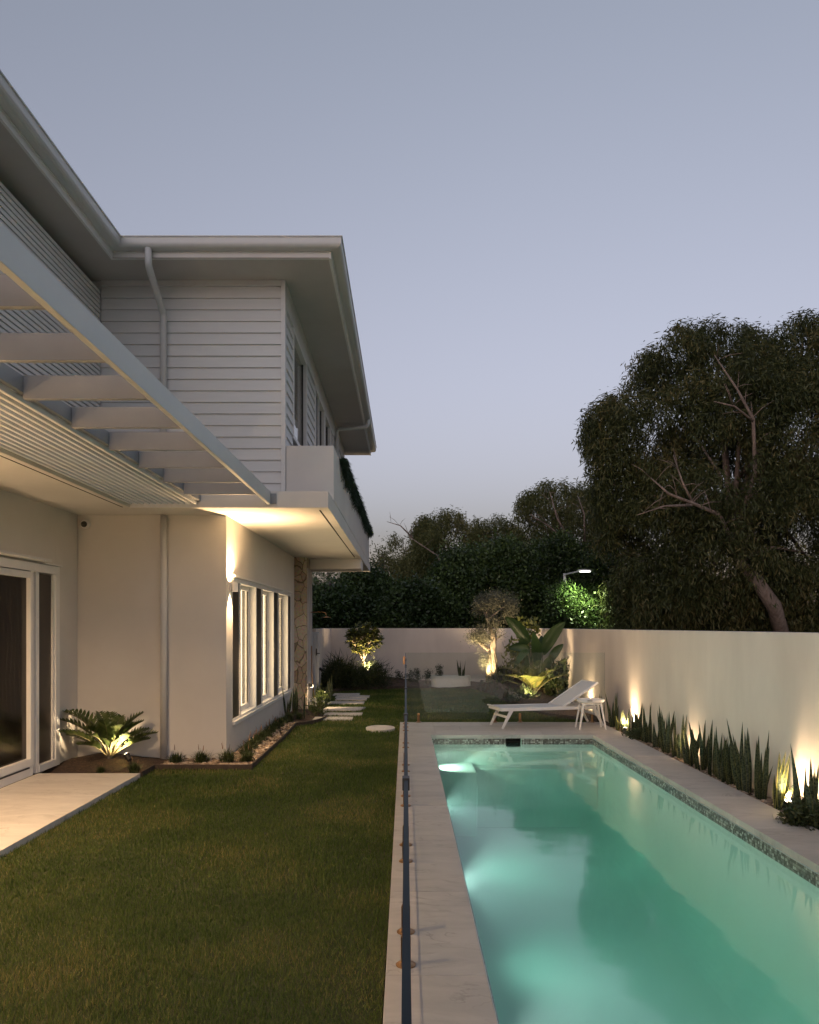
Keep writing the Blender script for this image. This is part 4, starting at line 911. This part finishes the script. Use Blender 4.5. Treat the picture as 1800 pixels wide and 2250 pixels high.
PM=thing('palm',(2.88,18.05,.1),'young yellow green palm with curved fine fronds, lit from below behind the glass fence','palm')
g=MB(); random.seed(5)
for yaw,el,L,ar in ((2.8,60,1.0,1.8),(3.4,42,.9,1.3),(2.3,70,.95,1.6),(.2,55,.9,1.3),(-.4,40,.85,1.1),(1.2,75,.9,1.3),(-1.5,60,.65,1.6),(-2.3,50,.8,1.5),(3.0,22,.7,.6),(-.9,60,.8,1.4),(.6,35,1.0,1.0)):
    frond(g,(2.88,18.25,.16),yaw,R(min(82,el+16)),L*1.08,ar*.85,24,.21,.019,stalk=.2,ang=62,r=.007,vee=.15)
g.build('fronds',['palm','stem'],PM,smooth=True)
g=MB(); g.tube([(2.88,18.1,-.03),(2.88,18.1,.14)],[.07,.05],10); g.build('stem','bark2',PM)
# giant bird of paradise
BP=thing('bird_of_paradise',(3.15,19.4,.1),'giant bird of paradise with big dark paddle leaves in front of the wall corner','plant')
g=MB(); random.seed(8)
def paddle(tip_px,mid_px,D,w,bx=None,bz=.15):
    a=Vector((bx if bx is not None else 3.15,D,bz)); m_=PX(*mid_px,D); t=PX(*tip_px,D+random.uniform(-.4,.4))
    g.tube([a,a.lerp(m_,.5)+Vector((0,0,.03)),m_],[.022,.016,.012],6,m=1)
    d=(t-m_); L=d.length; n=12; side=d.normalized().cross(Vector((0,1,0))).normalized(); side=(side+Vector((0,random.uniform(-.5,.5),0))).normalized(); nr=d.normalized().cross(side)
    vs=[];uv=[]
    for i in range(n+1):
        s=i/n; p=m_+d*s+Vector((0,0,.10*L*math.sin(math.pi*s))); ww=w*(math.sin(math.pi*min(1,(.06+.94*s))**.8)**.7 if s<1 else .02)
        dz=nr*ww*.22
        vs+=[p-side*ww/2+dz,p,p+side*ww/2+dz]; uv+=[(0,s),(.5,s),(1,s)]
    g.add(vs,[(i*3+j,i*3+j+1,i*3+j+4,i*3+j+3) for i in range(n) for j in range(2)],0,uv)
for tip,mid,D,w,bx in (((1110,1355),(1163,1412),19.4,.30,3.1),((1242,1366),(1192,1436),19.3,.30,3.2),((1172,1390),(1180,1462),19.2,.26,3.1),((1190,1396),(1188,1445),19.9,.2,3.2),((1117,1425),(1165,1428),19.3,.22,3.0),
    ((1238,1415),(1206,1455),19.0,.2,3.25),((1226,1500),(1200,1478),18.9,.2,3.2),((1240,1480),(1205,1468),19.3,.18,3.3),((1128,1470),(1160,1430),19.0,.16,3.0),((1150,1480),(1165,1440),19.2,.18,3.05),((1140,1405),(1160,1450),20.0,.22,3.0),((1215,1440),(1195,1480),18.8,.2,3.2)):
    paddle(tip,mid,D,w,bx)
g.build('leaves',['paddle','stem'],BP,smooth=True)
g=MB(); g.tube([(3.12,19.35,.0),(3.14,19.3,.5)],[.07,.04],8); g.tube([(3.22,19.3,.0),(3.2,19.25,.55)],[.06,.035],8); g.tube([(3.04,19.4,0),(2.98,19.4,.5)],[.055,.03],8); g.build('stalks','stem',BP,smooth=True)

# generic leaf clouds --------------------------------------------------
def unit(a): return a/np.maximum(np.linalg.norm(a,axis=1)[:,None],1e-9)
def leafcloud(C,clump_r,per,ll,lw,droop,rs,up=0.0,flat=1.0):
    n=len(C)*per; P=np.repeat(C,per,0)+rs.normal(0,1,(n,3))*clump_r*np.array([1,1,flat])
    D=rs.normal(0,1,(n,3)); D[:,2]=D[:,2]*(.6 if droop else 1)-droop+up; D=unit(D)
    S=unit(np.cross(D,rs.normal(0,1,(n,3)))); l=(ll*rs.uniform(.65,1.3,n))[:,None]; w=(lw*rs.uniform(.7,1.2,n))[:,None]
    return np.stack([P,P+D*l*.45+S*w/2,P+D*l,P+D*l*.45-S*w/2],1)
def outline_clumps(poly,D,depth,n,rs,gapf=.0,gs=.9,inset=0.0):
    W_=[((px-VX)*D/F, EYE-(py-HY)*D/F) for px,py in poly]; xs=[p[0] for p in W_]; zs=[p[1] for p in W_]
    out=[]; A=np.array(W_); B=np.roll(A,-1,0)
    while len(out)<n:
        m=n*3; x=rs.uniform(min(xs),max(xs),m); z=rs.uniform(min(zs),max(zs),m); k=inpoly(x,z,W_); x=x[k]; z=z[k]
        P=np.stack([x,z],1)[:,None]; AB=(B-A)[None]; tt=np.clip(((P-A[None])*AB).sum(2)/np.maximum((AB**2).sum(2),1e-9),0,1)
        e=np.linalg.norm(P-(A[None]+AB*tt[...,None]),axis=2).min(1)
        h=depth/2*np.sqrt(np.clip(e/(depth*.42),0.02,1)); u=rs.uniform(-1,1,len(x)); u=np.sign(u)*np.abs(u)**.55; y=D+u*h
        for a,b_,c_ in zip(x,y,z):
            if gapf and noise.noise(Vector((a*gs,b_*gs,c_*gs*1.2)))<gapf: continue
            out.append((a,b_,c_))
    return np.array(out[:n])
def strands(C,per,ll,lw,rs,rad=.11,hang=.75):
    n=len(C)*per; t=np.tile(np.linspace(0,1,per),len(C)); sway=np.repeat(rs.normal(0,.16,(len(C),2)),per,0)*t[:,None]
    P=np.repeat(C,per,0)+rs.normal(0,1,(n,3))*rad*np.array([1,1,.5]); P[:,2]-=t*hang*np.repeat(rs.uniform(.5,1.25,len(C)),per); P[:,:2]+=sway
    D=rs.normal(0,.42,(n,3)); D[:,2]=-1+np.abs(D[:,2])*.9; up_=(t<.15); D[up_,2]*=.1; D=unit(D); S=unit(np.cross(D,rs.normal(0,1,(n,3))))
    l=(ll*rs.uniform(.65,1.3,n))[:,None]; w=(lw*rs.uniform(.7,1.2,n))[:,None]
    return np.stack([P,P+D*l*.45+S*w/2,P+D*l,P+D*l*.45-S*w/2],1)
def tree(name,poly,D,depth,nc,per,cr,ll,lw,droop,matn,trunk,limbs,label,cat='tree',seed=1,bark='bark',gapf=-.18,gs=.9,group=None,base_z=-.1,nlimb=16,up=0,auto=True,tw=.16):
    rs=np.random.default_rng(seed); C=outline_clumps(poly,D,depth,nc,rs,gapf,gs)
    base=Vector((GX(trunk[0],D),D,base_z)); T_=thing(name,base,label,cat,group)
    npmesh('crown',strands(C,per,ll,lw,rs,cr) if droop>.55 else leafcloud(C,cr,per,ll,lw,droop,rs,up),4,matn,T_)
    g=MB(); pts=[base]+[PX(px,py,D+dd) for px,py,dd in trunk[1]]; k=len(pts)
    g.tube(pts,[tw*(1-.6*i/(k-1)) for i in range(k)],9)
    rr=random.Random(seed)
    if auto:
        top=pts[-1]
        for i in range(nlimb):
            c=Vector(C[rr.randrange(len(C))]); s=pts[rr.randrange(max(1,k//2),k)]; mid=s.lerp(c,.5)+Vector((rr.uniform(-.3,.3),rr.uniform(-.3,.3),.1*(c-s).length))
            g.tube([s,s.lerp(mid,.5)+Vector((0,0,.05)),mid,c],[tw*.38,tw*.28,tw*.2,tw*.05],6)
    for L_ in limbs:
        P_=[PX(px,py,D+dd) for px,py,dd,_ in L_]; g.tube(P_,[q[3] for q in L_],7)
        for i in range(1,len(P_)): # side twigs
            for q in range(3):
                a=P_[i-1].lerp(P_[i],rr.random()); b=a+Vector((rr.uniform(-.7,.7),rr.uniform(-.4,.1),rr.uniform(-.1,.7))); g.tube([a,a.lerp(b,.5)+Vector((0,0,.06)),b],[L_[i][3]*.5,.012,.004],5)
    g.build('trunk',bark,T_,smooth=True); return T_
# the great gum at the right
tree('gum_tree',[(1285,900),(1300,880),(1345,855),(1385,820),(1395,790),(1425,760),(1432,735),(1480,712),(1520,712),(1560,702),(1600,712),(1650,722),(1700,700),(1760,690),(1850,690),(1960,760),(1990,1000),(1960,1250),(1900,1385),(1500,1385),(1350,1385),(1340,1280),(1325,1150),(1300,1080),(1292,1000),(1288,960)],
     29,7.5,11000,24,.12,.23,.042,1.1,'euc',(1745,[(1700,1330,-2.6),(1662,1275,-2.8),(1625,1235,-2.5),(1610,1190,-1.5),(1600,1080,0)]),
     [[(1612,1200,-2.8,.10),(1580,1130,-3.2,.07),(1520,1105,-3.6,.055),(1470,1085,-3.8,.04),(1430,1050,-3.8,.015)],[(1520,1110,-3.6,.05),(1460,1112,-3.8,.03),(1400,1132,-3.8,.012)],
      [(1610,1190,-2.5,.10),(1660,1040,-3.0,.07),(1655,920,-3.6,.055),(1620,855,-3.7,.035),(1570,780,-3.5,.014)],[(1655,925,-3.6,.04),(1615,893,-3.8,.028),(1570,882,-3.9,.012)],[(1524,1108,-3.5,.05),(1500,1060,-3.8,.03),(1480,1000,-3.6,.012)]],
     'huge drooping gum tree towering over the boundary wall on the right',seed=3,gapf=-.17,gs=.62,nlimb=26,tw=.27)
mg='trees beyond the back wall'
tree('paperbark_tree',[(1140,1085),(1165,1070),(1195,1055),(1230,1052),(1262,1060),(1290,1058),(1330,1080),(1360,1130),(1350,1385),(1120,1385),(1118,1180),(1138,1130)],40,6,3000,24,.13,.20,.045,.8,'mel',(1250,[(1245,1300,0),(1240,1200,0)]),
     [[(1255,1190,-2.8,.06),(1225,1140,-2.9,.04),(1208,1080,-2.8,.015)],[(1285,1194,-2.9,.05),(1284,1130,-3,.035),(1270,1090,-2.8,.012)],[(1245,1190,-2.9,.05),(1205,1155,-3,.03),(1165,1130,-2.8,.012)]],
     'light green paperbark with pale bare branches, left of the big gum',seed=4,group=mg,gs=.6)
tree('paperbark_tree',[(1040,1135),(1060,1120),(1085,1120),(1115,1135),(1150,1160),(1150,1385),(1030,1385),(1030,1180)],42,5,1700,24,.13,.20,.045,.7,'mel',(1090,[(1085,1280,0),(1080,1180,0)]),[],'rounded dark paperbark in the middle of the tree line',seed=5,group=mg,gs=.6)
tree('paperbark_tree',[(945,1150),(960,1120),(985,1113),(1010,1118),(1022,1140),(1040,1160),(1060,1385),(900,1385),(905,1200)],44,5,1900,24,.13,.20,.045,.7,'mel',(985,[(985,1280,0),(975,1190,0)]),[[(1000,1300,-2.4,.06),(960,1220,-2.6,.04),(900,1180,-2.6,.02)]],'tall narrow topped paperbark left of the middle of the tree line',seed=6,group=mg,gs=.6)
tree('paperbark_tree',[(862,1165),(880,1172),(900,1178),(925,1130),(945,1128),(960,1180),(960,1385),(890,1385),(855,1320),(862,1260),(858,1200)],46,5,1600,24,.13,.22,.045,.9,'mel',(920,[(918,1280,0),(915,1200,0)]),[[(905,1180,-1,.05),(880,1155,-1,.03),(850,1146,-1,.012)]],'yellowish drooping paperbark at the left end of the tree line',seed=7,group=mg,gs=.6)
tree('slender_tree',[(828,1215),(838,1200),(852,1195),(866,1205),(870,1260),(862,1330),(820,1385),(800,1385),(815,1290),(826,1250)],40,3,170,30,.32,.16,.05,0,'mel',(845,[(843,1280,0),(840,1220,0)]),[],'small airy tree against the sky just right of the balcony',seed=8,group=mg,gapf=-.05,tw=.07)
def dense(px0_,px1_,top,D,seed,label,mt='dense',nc=320):
    m_=(px0_+px1_)/2; w=px1_-px0_; rr=random.Random(seed)
    poly=[(px0_,1385),(px0_-4,top+.45*(1385-top)),(px0_+.12*w,top+.16*(1385-top)),(px0_+.3*w,top+4),(m_,top-3),(px0_+.68*w,top+6),(px0_+.87*w,top+.14*(1385-top)),(px1_+3,top+.45*(1385-top)),(px1_,1385)]
    return tree('broadleaf_tree',poly,D,4.5,int(nc*1.5),62,.24,.16,.085,0,mt,(m_,[(m_,1330,0),(m_+5,1280,0)]),[],label,seed=seed,bark='barkd',gapf=-.25,gs=.9,group='dense dark trees behind the wall',up=.3)
dense(670,775,1305,31,21,'dark broadleaf tree below the balcony end, behind the frangipani')
dense(745,860,1262,33,22,'dark broadleaf tree right of the balcony end')
dense(835,985,1300,31,23,'low dark broadleaf tree behind the bare wall, left of the olive')
dense(950,1095,1215,35,24,'dark broadleaf tree standing behind the olive')
dense(1040,1180,1195,33,25,'dark broadleaf tree behind the bird of paradise')
dense(1150,1290,1185,36,26,'dark broadleaf tree behind the street lamp')
dense(1270,1400,1230,34,27,'dark broadleaf tree between street lamp and big gum')
dense(1370,1530,1290,38,28,'low dark tree under the left side of the big gum',nc=220)
tree('lit_bush',[(1205,1385),(1208,1330),(1222,1300),(1232,1288),(1246,1300),(1258,1312),(1275,1318),(1296,1335),(1303,1385)],30.2,1.7,230,60,.18,.13,.07,0,'dense',(1245,[(1246,1360,0),(1248,1330,0)]),[],'bright green bush lit by the street lamp just above the wall',seed=29,bark='barkd',gapf=-.3,gs=1.2,up=.4,tw=.06,nlimb=8)
tree('tall_palm_grove',[(640,1210),(700,1190),(790,1230),(800,1300),(780,1385),(640,1385)],52,5,170,30,.5,.5,.05,.5,'dense',(722,[(721,1300,0),(720,1210,0)]),[],'distant sparse trees with sky between them, seen below the balcony',seed=31,gapf=.05,gs=.7,tw=.12)
# far wood closing the gaps
rs=np.random.default_rng(44)
C=outline_clumps([(560,1340),(700,1325),(850,1320),(1000,1320),(1200,1315),(1500,1345),(1750,1350),(2200,1345),(2200,1400),(560,1400)],75,14,1100,rs,-.3,.5)
tag(npmesh('far_wood',leafcloud(C,1.0,22,.6,.3,0,rs),4,'dense'),'far-off dark wood beyond the garden trees','woodland',kind='stuff')
# street lamps
def street_lamp(px,D,ztop,label,power,fx=1.0,fy=0.0):
    x=GX(px,D); L=thing('street_lamp',(x,D,-.1),label,'street lamp','street lamps beyond the wall')
    g=MB(); g.tube([(x,D,-.1),(x,D,ztop)],[.075,.055],10); g.build('pole','gutter',L)
    g=MB(); g.bar((x,D,ztop-.04),(x+fx*.3,D+fy*.85,ztop-.02),.06,.05); g.lathe([(.02,.05),(.20,.035),(.27,0),(.25,-.02),(.02,-.03)],(x+fx*.42,D+fy,ztop-.02),20,sy=.6); g.build('lamp_head','gutter',L)
    g=MB(); g.lathe([(.001,-.001),(.2,0),(.2,-.012),(.001,-.014)],(x+fx*.44,D+fy,ztop-.052),16,sy=.6); g.build('lens',M['lensw'],L)
    if power: spot('street_light',(x+fx*.44,D+fy,ztop-.10),(x+.5,D-.2,ztop-2.2),power,105,.5,col=(.85,1,.55),rad=.12,parent=L)
street_lamp(1241,30.9,1.68+116*30.9/1800,'grey street lamp with a lit head above the bright green bush',260,.8,-1.9)
street_lamp(1741,60,1.68+63*60/1800,'distant lit street lamp seen through a gap in the big gum',0)

# olive ------------------------------------------------------------------
OD=21.7
O=thing('olive_tree',(GX(1083,OD),OD,.15),'gnarled olive tree with silvery crown, trunk lit warm from below','olive tree')
rs=np.random.default_rng(9)
C1=outline_clumps([(1036,1312),(1050,1300),(1075,1293),(1100,1300),(1118,1300),(1135,1330),(1132,1345),(1112,1352),(1100,1400),(1085,1400),(1072,1370),(1050,1352),(1035,1335)],OD,1.1,135,rs,-.02,2.6)
C2=outline_clumps([(1030,1400),(1042,1380),(1060,1378),(1075,1395),(1078,1415),(1055,1412),(1036,1408)],OD-.2,.4,42,rs)
C3=outline_clumps([(1058,1430),(1068,1424),(1072,1445),(1070,1462),(1062,1462)],OD-.1,.15,9,rs)
npmesh('crown',leafcloud(np.concatenate([C1,C2,C3]),.075,95,.048,.015,-.1,rs),4,'olive',O)
g=MB()
def op(px,py,dd=0): return PX(px,py,OD+dd)
g.tube([op(1080,1500),op(1083,1470),op(1080,1440),op(1084,1420),op(1085,1400),op(1078,1382),op(1072,1362),op(1068,1350)],[.15,.12,.10,.085,.065,.055,.045,.03],12)
g.tube([op(1075,1500,-.05),op(1076,1460,-.08),op(1077,1430,-.05)],[.10,.07,.04],9); g.tube([op(1088,1500,.05),op(1089,1455,.03),op(1086,1425)],[.09,.06,.04],9)
g.tube([op(1079,1432),op(1066,1422),op(1055,1412),op(1046,1404),op(1042,1390)],[.07,.055,.045,.035,.015],9)
for a,b,c in (((1068,1350),(1055,1335),(1042,1318)),((1068,1350),(1075,1335),(1082,1310)),((1072,1362),(1092,1345),(1118,1325)),((1085,1400),(1092,1380),(1098,1360)),((1046,1404),(1055,1392),(1054,1380)),((1086,1410),(1095,1400),(1112,1392))):
    g.tube([op(*a),op(*b,.1),op(*c,.15)],[.03,.018,.006],6)
g.build('trunk','bark2',O,smooth=True)
# frangipani ---------------------------------------------------------------
FD=22.6
Fr=thing('frangipani_tree',(GX(798,FD),FD,.1),'small round crowned frangipani glowing yellow green from a light below','frangipani tree')
random.seed(4); tips=[]; g=MB(); b0=PX(798,1500,FD)
def branch(p,d,L,r,depth):
    q=p+d*L; g.tube([p,p.lerp(q,.5)+Vector((0,0,.01)),q],[r,r*.85,r*.7],7)
    if depth==0: tips.append((q,d)); return
    for i in range(3 if depth>1 else 2):
        a=random.uniform(0,6.28); nd=(d+Vector((math.cos(a),math.sin(a),.25))*random.uniform(.5,.8)).normalized(); branch(q,nd,L*random.uniform(.68,.9),r*.66,depth-1)
g.tube([b0,PX(799,1460,FD),PX(798,1452,FD)],[.05,.042,.04],8)
for a in range(5):
    t=a*6.28/5; branch(PX(798,1452,FD),Vector((math.cos(t)*.55,math.sin(t)*.55,1)).normalized(),.27,.024,3)
g.build('trunk','bark2',Fr,smooth=True)
g=MB(); cen=PX(800,1407,FD)
ft=[]
for q,d in tips:
    e=(q-cen); e.z+=random.uniform(-.1,.05); ft.append((cen+e.normalized()*.50*random.uniform(.45,1),e.normalized()))
for i in range(190):
    e=Vector((random.gauss(0,1),random.gauss(0,1),random.gauss(.1,.9))).normalized(); ft.append((cen+Vector((e.x*.52,e.y*.5,e.z*.40))*random.uniform(.6,1),e))
for q,d in ft:
    for k in range(9):
        a=random.uniform(0,6.28); e=random.uniform(-.3,.9); dv=Vector((math.cos(a),math.sin(a),e))+d*.4
        g.blade(q,dv,Vector((-math.sin(a),math.cos(a),random.uniform(-.4,.4))),random.uniform(.10,.16),.046,bend=-.2,seg=4,fold=.08,prof=lambda t:math.sin(math.pi*(.08+.92*t)**.9)+.03)
g.build('crown','fig',Fr,smooth=True)
# mid-height leafy shrub beside olive, shrubs under frangipani etc
def shrub(name,px,D,z0,w,h,mt,label,cat='shrub',nc=60,per=40,ll=.08,lw=.02,up=.5,cr=.09,seed=1,group=None,droop=0,dy=None):
    rs=np.random.default_rng(seed); x=GX(px,D); a=rs.uniform(0,2*np.pi,nc); r=np.sqrt(rs.random(nc)); zz=rs.random(nc)**.8
    C=np.stack([x+w/2*r*np.cos(a)*np.sqrt(1-zz*.75),D+(dy or w)/2*r*np.sin(a)*np.sqrt(1-zz*.75),z0+h*zz*.92+.03],1)
    T_=thing(name,(x,D,z0),label,cat,group); npmesh('leaves',leafcloud(C,cr,per,ll,lw,droop,rs,up),4,mt,T_)
    g=MB(); rr=random.Random(seed)
    for i in range(6):
        c=Vector(C[rr.randrange(nc)]); g.tube([(x+rr.uniform(-.05,.05),D,z0-.05),(x*.5+c.x*.5,D*.5+c.y*.5,z0+.3*(c.z-z0)),c],[.012,.009,.003],5)
    g.build('stems','stem',T_); return T_
sg='dark strappy shrubs under the frangipani'
shrub('spiky_shrub',742,22.2,.0,1.0,.62,'shrub','large dark spiky shrub left of the frangipani trunk',nc=70,per=26,ll=.30,lw=.016,up=.7,cr=.10,seed=51,group=sg)
shrub('spiky_shrub',778,22.0,.0,.9,.42,'shrub','lower dark spiky shrub in front of the frangipani trunk',nc=60,per=26,ll=.26,lw=.016,up=.6,cr=.10,seed=52,group=sg)
shrub('spiky_shrub',822,22.5,.0,.8,.55,'shrub','dark spiky shrub right of the frangipani trunk',nc=60,per=26,ll=.28,lw=.016,up=.6,cr=.10,seed=53,group=sg)
shrub('spiky_shrub',722,21.9,.0,.6,.42,'shrub','small dark spiky shrub at the side wall',nc=36,per=26,ll=.24,lw=.016,up=.6,cr=.08,seed=54,group=sg)
lg='thin young shrubs before the back wall'
for i,(px,h,lab) in enumerate(((877,.36,'thin young shrub left of the glass fence edge'),(903,.38,'twiggy young shrub just inside the left glass edge'),(916,.42,'taller twiggy young shrub left of the planter'),(941,.40,'thin young shrub touching the planter'))):
    shrub('young_shrub',px,23.6,.0,.22,h,'shrub',lab,nc=16,per=16,ll=.06,lw=.025,up=.4,cr=.04,seed=60+i,group=lg)
shrub('leafy_shrub',1140,20.3,.15,1.0,1.15,'fig','open leafy shrub between the olive and the bird of paradise',nc=60,per=9,ll=.15,lw=.07,up=.3,cr=.09,seed=71)
shrub('magnolia_shrub',1162,21.3,.2,.75,1.75,'fig','tall shrub with rounded olive green leaves rising over the wall behind the bird of paradise',nc=60,per=8,ll=.14,lw=.07,up=.7,cr=.08,seed=72)
shrub('clivia_shrub',1105,20.6,.2,.8,.35,'shrub','low dark shrub at the foot of the olive',nc=44,per=22,ll=.18,lw=.02,up=.6,cr=.07,seed=73)
shrub('fan_shrub',1232,18.6,.05,.7,.75,'shrub','dark leafy shrub between the palm and the wall',nc=44,per=16,ll=.26,lw=.05,up=.3,cr=.08,seed=74)
shrub('low_shrub',1140,17.9,.0,.8,.22,'shrub','low dark ground shrub left of the lit palm',nc=40,per=20,ll=.14,lw=.018,up=.4,cr=.06,seed=75)
FB=shrub('flowering_bush',695,15.8,-.04,.34,.34,'cycad','small bright green bush with white flowers at the stone pillar','bush',nc=34,per=22,ll=.05,lw=.024,up=.2,cr=.045,seed=76)
g=MB(); rr=random.Random(5)
for i in range(26):
    c=Vector((GX(693,15.8)+rr.gauss(0,.07),15.75+rr.uniform(-.14,.05),.21+rr.uniform(-.05,.10)))
    for k in range(4):
        a=k*1.57+rr.random(); d=Vector((math.cos(a),rr.uniform(-.4,.1),math.sin(a))); g.add([c,c+d*.014+Vector((.006,0,.004)),c+d*.022,c+d*.014-Vector((.006,0,.004))],[(0,1,2,3)])
g.build('flowers','flower',FB)
shrub('ground_cover_clump',706,17.3,-.04,.35,.28,'cycad','low green plant behind the white flowering bush','plant',nc=30,per=20,ll=.07,lw=.024,up=.3,cr=.05,seed=77)
shrub('rosette_plant',1778,6.95,-.05,.42,.17,'shrub','dark rosette plant spilling over the coping at the right edge','plant',nc=90,per=30,ll=.055,lw=.018,up=.15,cr=.04,seed=78)
shrub('rosette_plant',1393,12.35,-.05,.22,.13,'shrub','small dark rosette plant spilling over the coping by the first spotlight','plant',nc=36,per=24,ll=.05,lw=.016,up=.15,cr=.03,seed=79,dy=.6)
# trailing plants on the planter box
tg='plants trailing over the planter box'
for i,(y0,y1,L_,lab) in enumerate(((11.55,13.1,.38,'nearest dark plant trailing over the planter box'),(13.3,15.0,.40,'second dark plant trailing over the planter box'),(15.1,16.6,.26,'third and shortest plant trailing over the planter box'),(16.7,19.0,.34,'fourth dark plant trailing over the planter box'),(19.1,20.7,.22,'farthest plant trailing over the planter box'))):
    rs=np.random.default_rng(90+i); n=5200; y=rs.uniform(y0,y1,n); c=(y0+y1)/2; env=np.sqrt(np.clip(1-((y-c)/((y1-y0)/2))**2,0,1)); t=rs.random(n)**1.2
    ln=L_*(.55+.45*np.sin(y*23)*np.sin(y*9.7))*env
    x=-.93+.055*rs.random(n)*np.minimum(1,t*4+.2)+.03; z=4.06+.06*env*rs.random(n)-t*ln
    x=np.where(rs.random(n)<.25,-.93-rs.random(n)*.25,x); z=np.where(x<-.93,4.05+.07*rs.random(n)*env,z)
    C=np.stack([x,y,z],1); V=leafcloud(C,.008,1,.085,.007,1.6,rs)
    o=npmesh('trailing_plant',V,4,'drape'); tag(o,lab,'trailing plant',tg)
# oval planter trough
PL=thing('planter',(GX(991,23.1),23.1,-.05),'low white oval planter trough in front of the back wall','planter')
cx=GX(991,23.1); g=MB(); hw,rr_=.555,.22; prof=[]
def stad(hw,r,n=10):
    q=[(cx+hw-r+r*math.cos(t),23.1+r*math.sin(t)) for t in [(-.5+i/n)*math.pi for i in range(n+1)]]
    return q+[(cx-hw+r+r*math.cos(t),23.1+r*math.sin(t)) for t in [(.5+i/n)*math.pi for i in range(n+1)]]
o_,i_=stad(.555,.24),stad(.51,.20); n=len(o_)
vs=[(x,y,-.05) for x,y in o_]+[(x,y,.29) for x,y in o_]+[(x,y,.29) for x,y in i_]+[(x,y,.20) for x,y in i_]
fs=[(k*n+j,k*n+(j+1)%n,(k+1)*n+(j+1)%n,(k+1)*n+j) for k in range(3) for j in range(n)]
g.add(vs,fs); g.build('trough','white',PL,smooth=False)
g=MB(); g.prism(i_,.12,.205); g.build('soil','soil',PL)
place_snake(GX(1014,23.1),23.1,.2,401,7,.62,.10,'snake plant in the right half of the oval planter','snake',.2,'plants in the oval planter')
shrub('conical_shrub',966,23.1,.20,.24,.36,'shrub','small conical shrub in the left half of the oval planter','shrub',nc=26,per=18,ll=.05,lw=.016,up=.5,cr=.03,seed=81,group='plants in the oval planter')
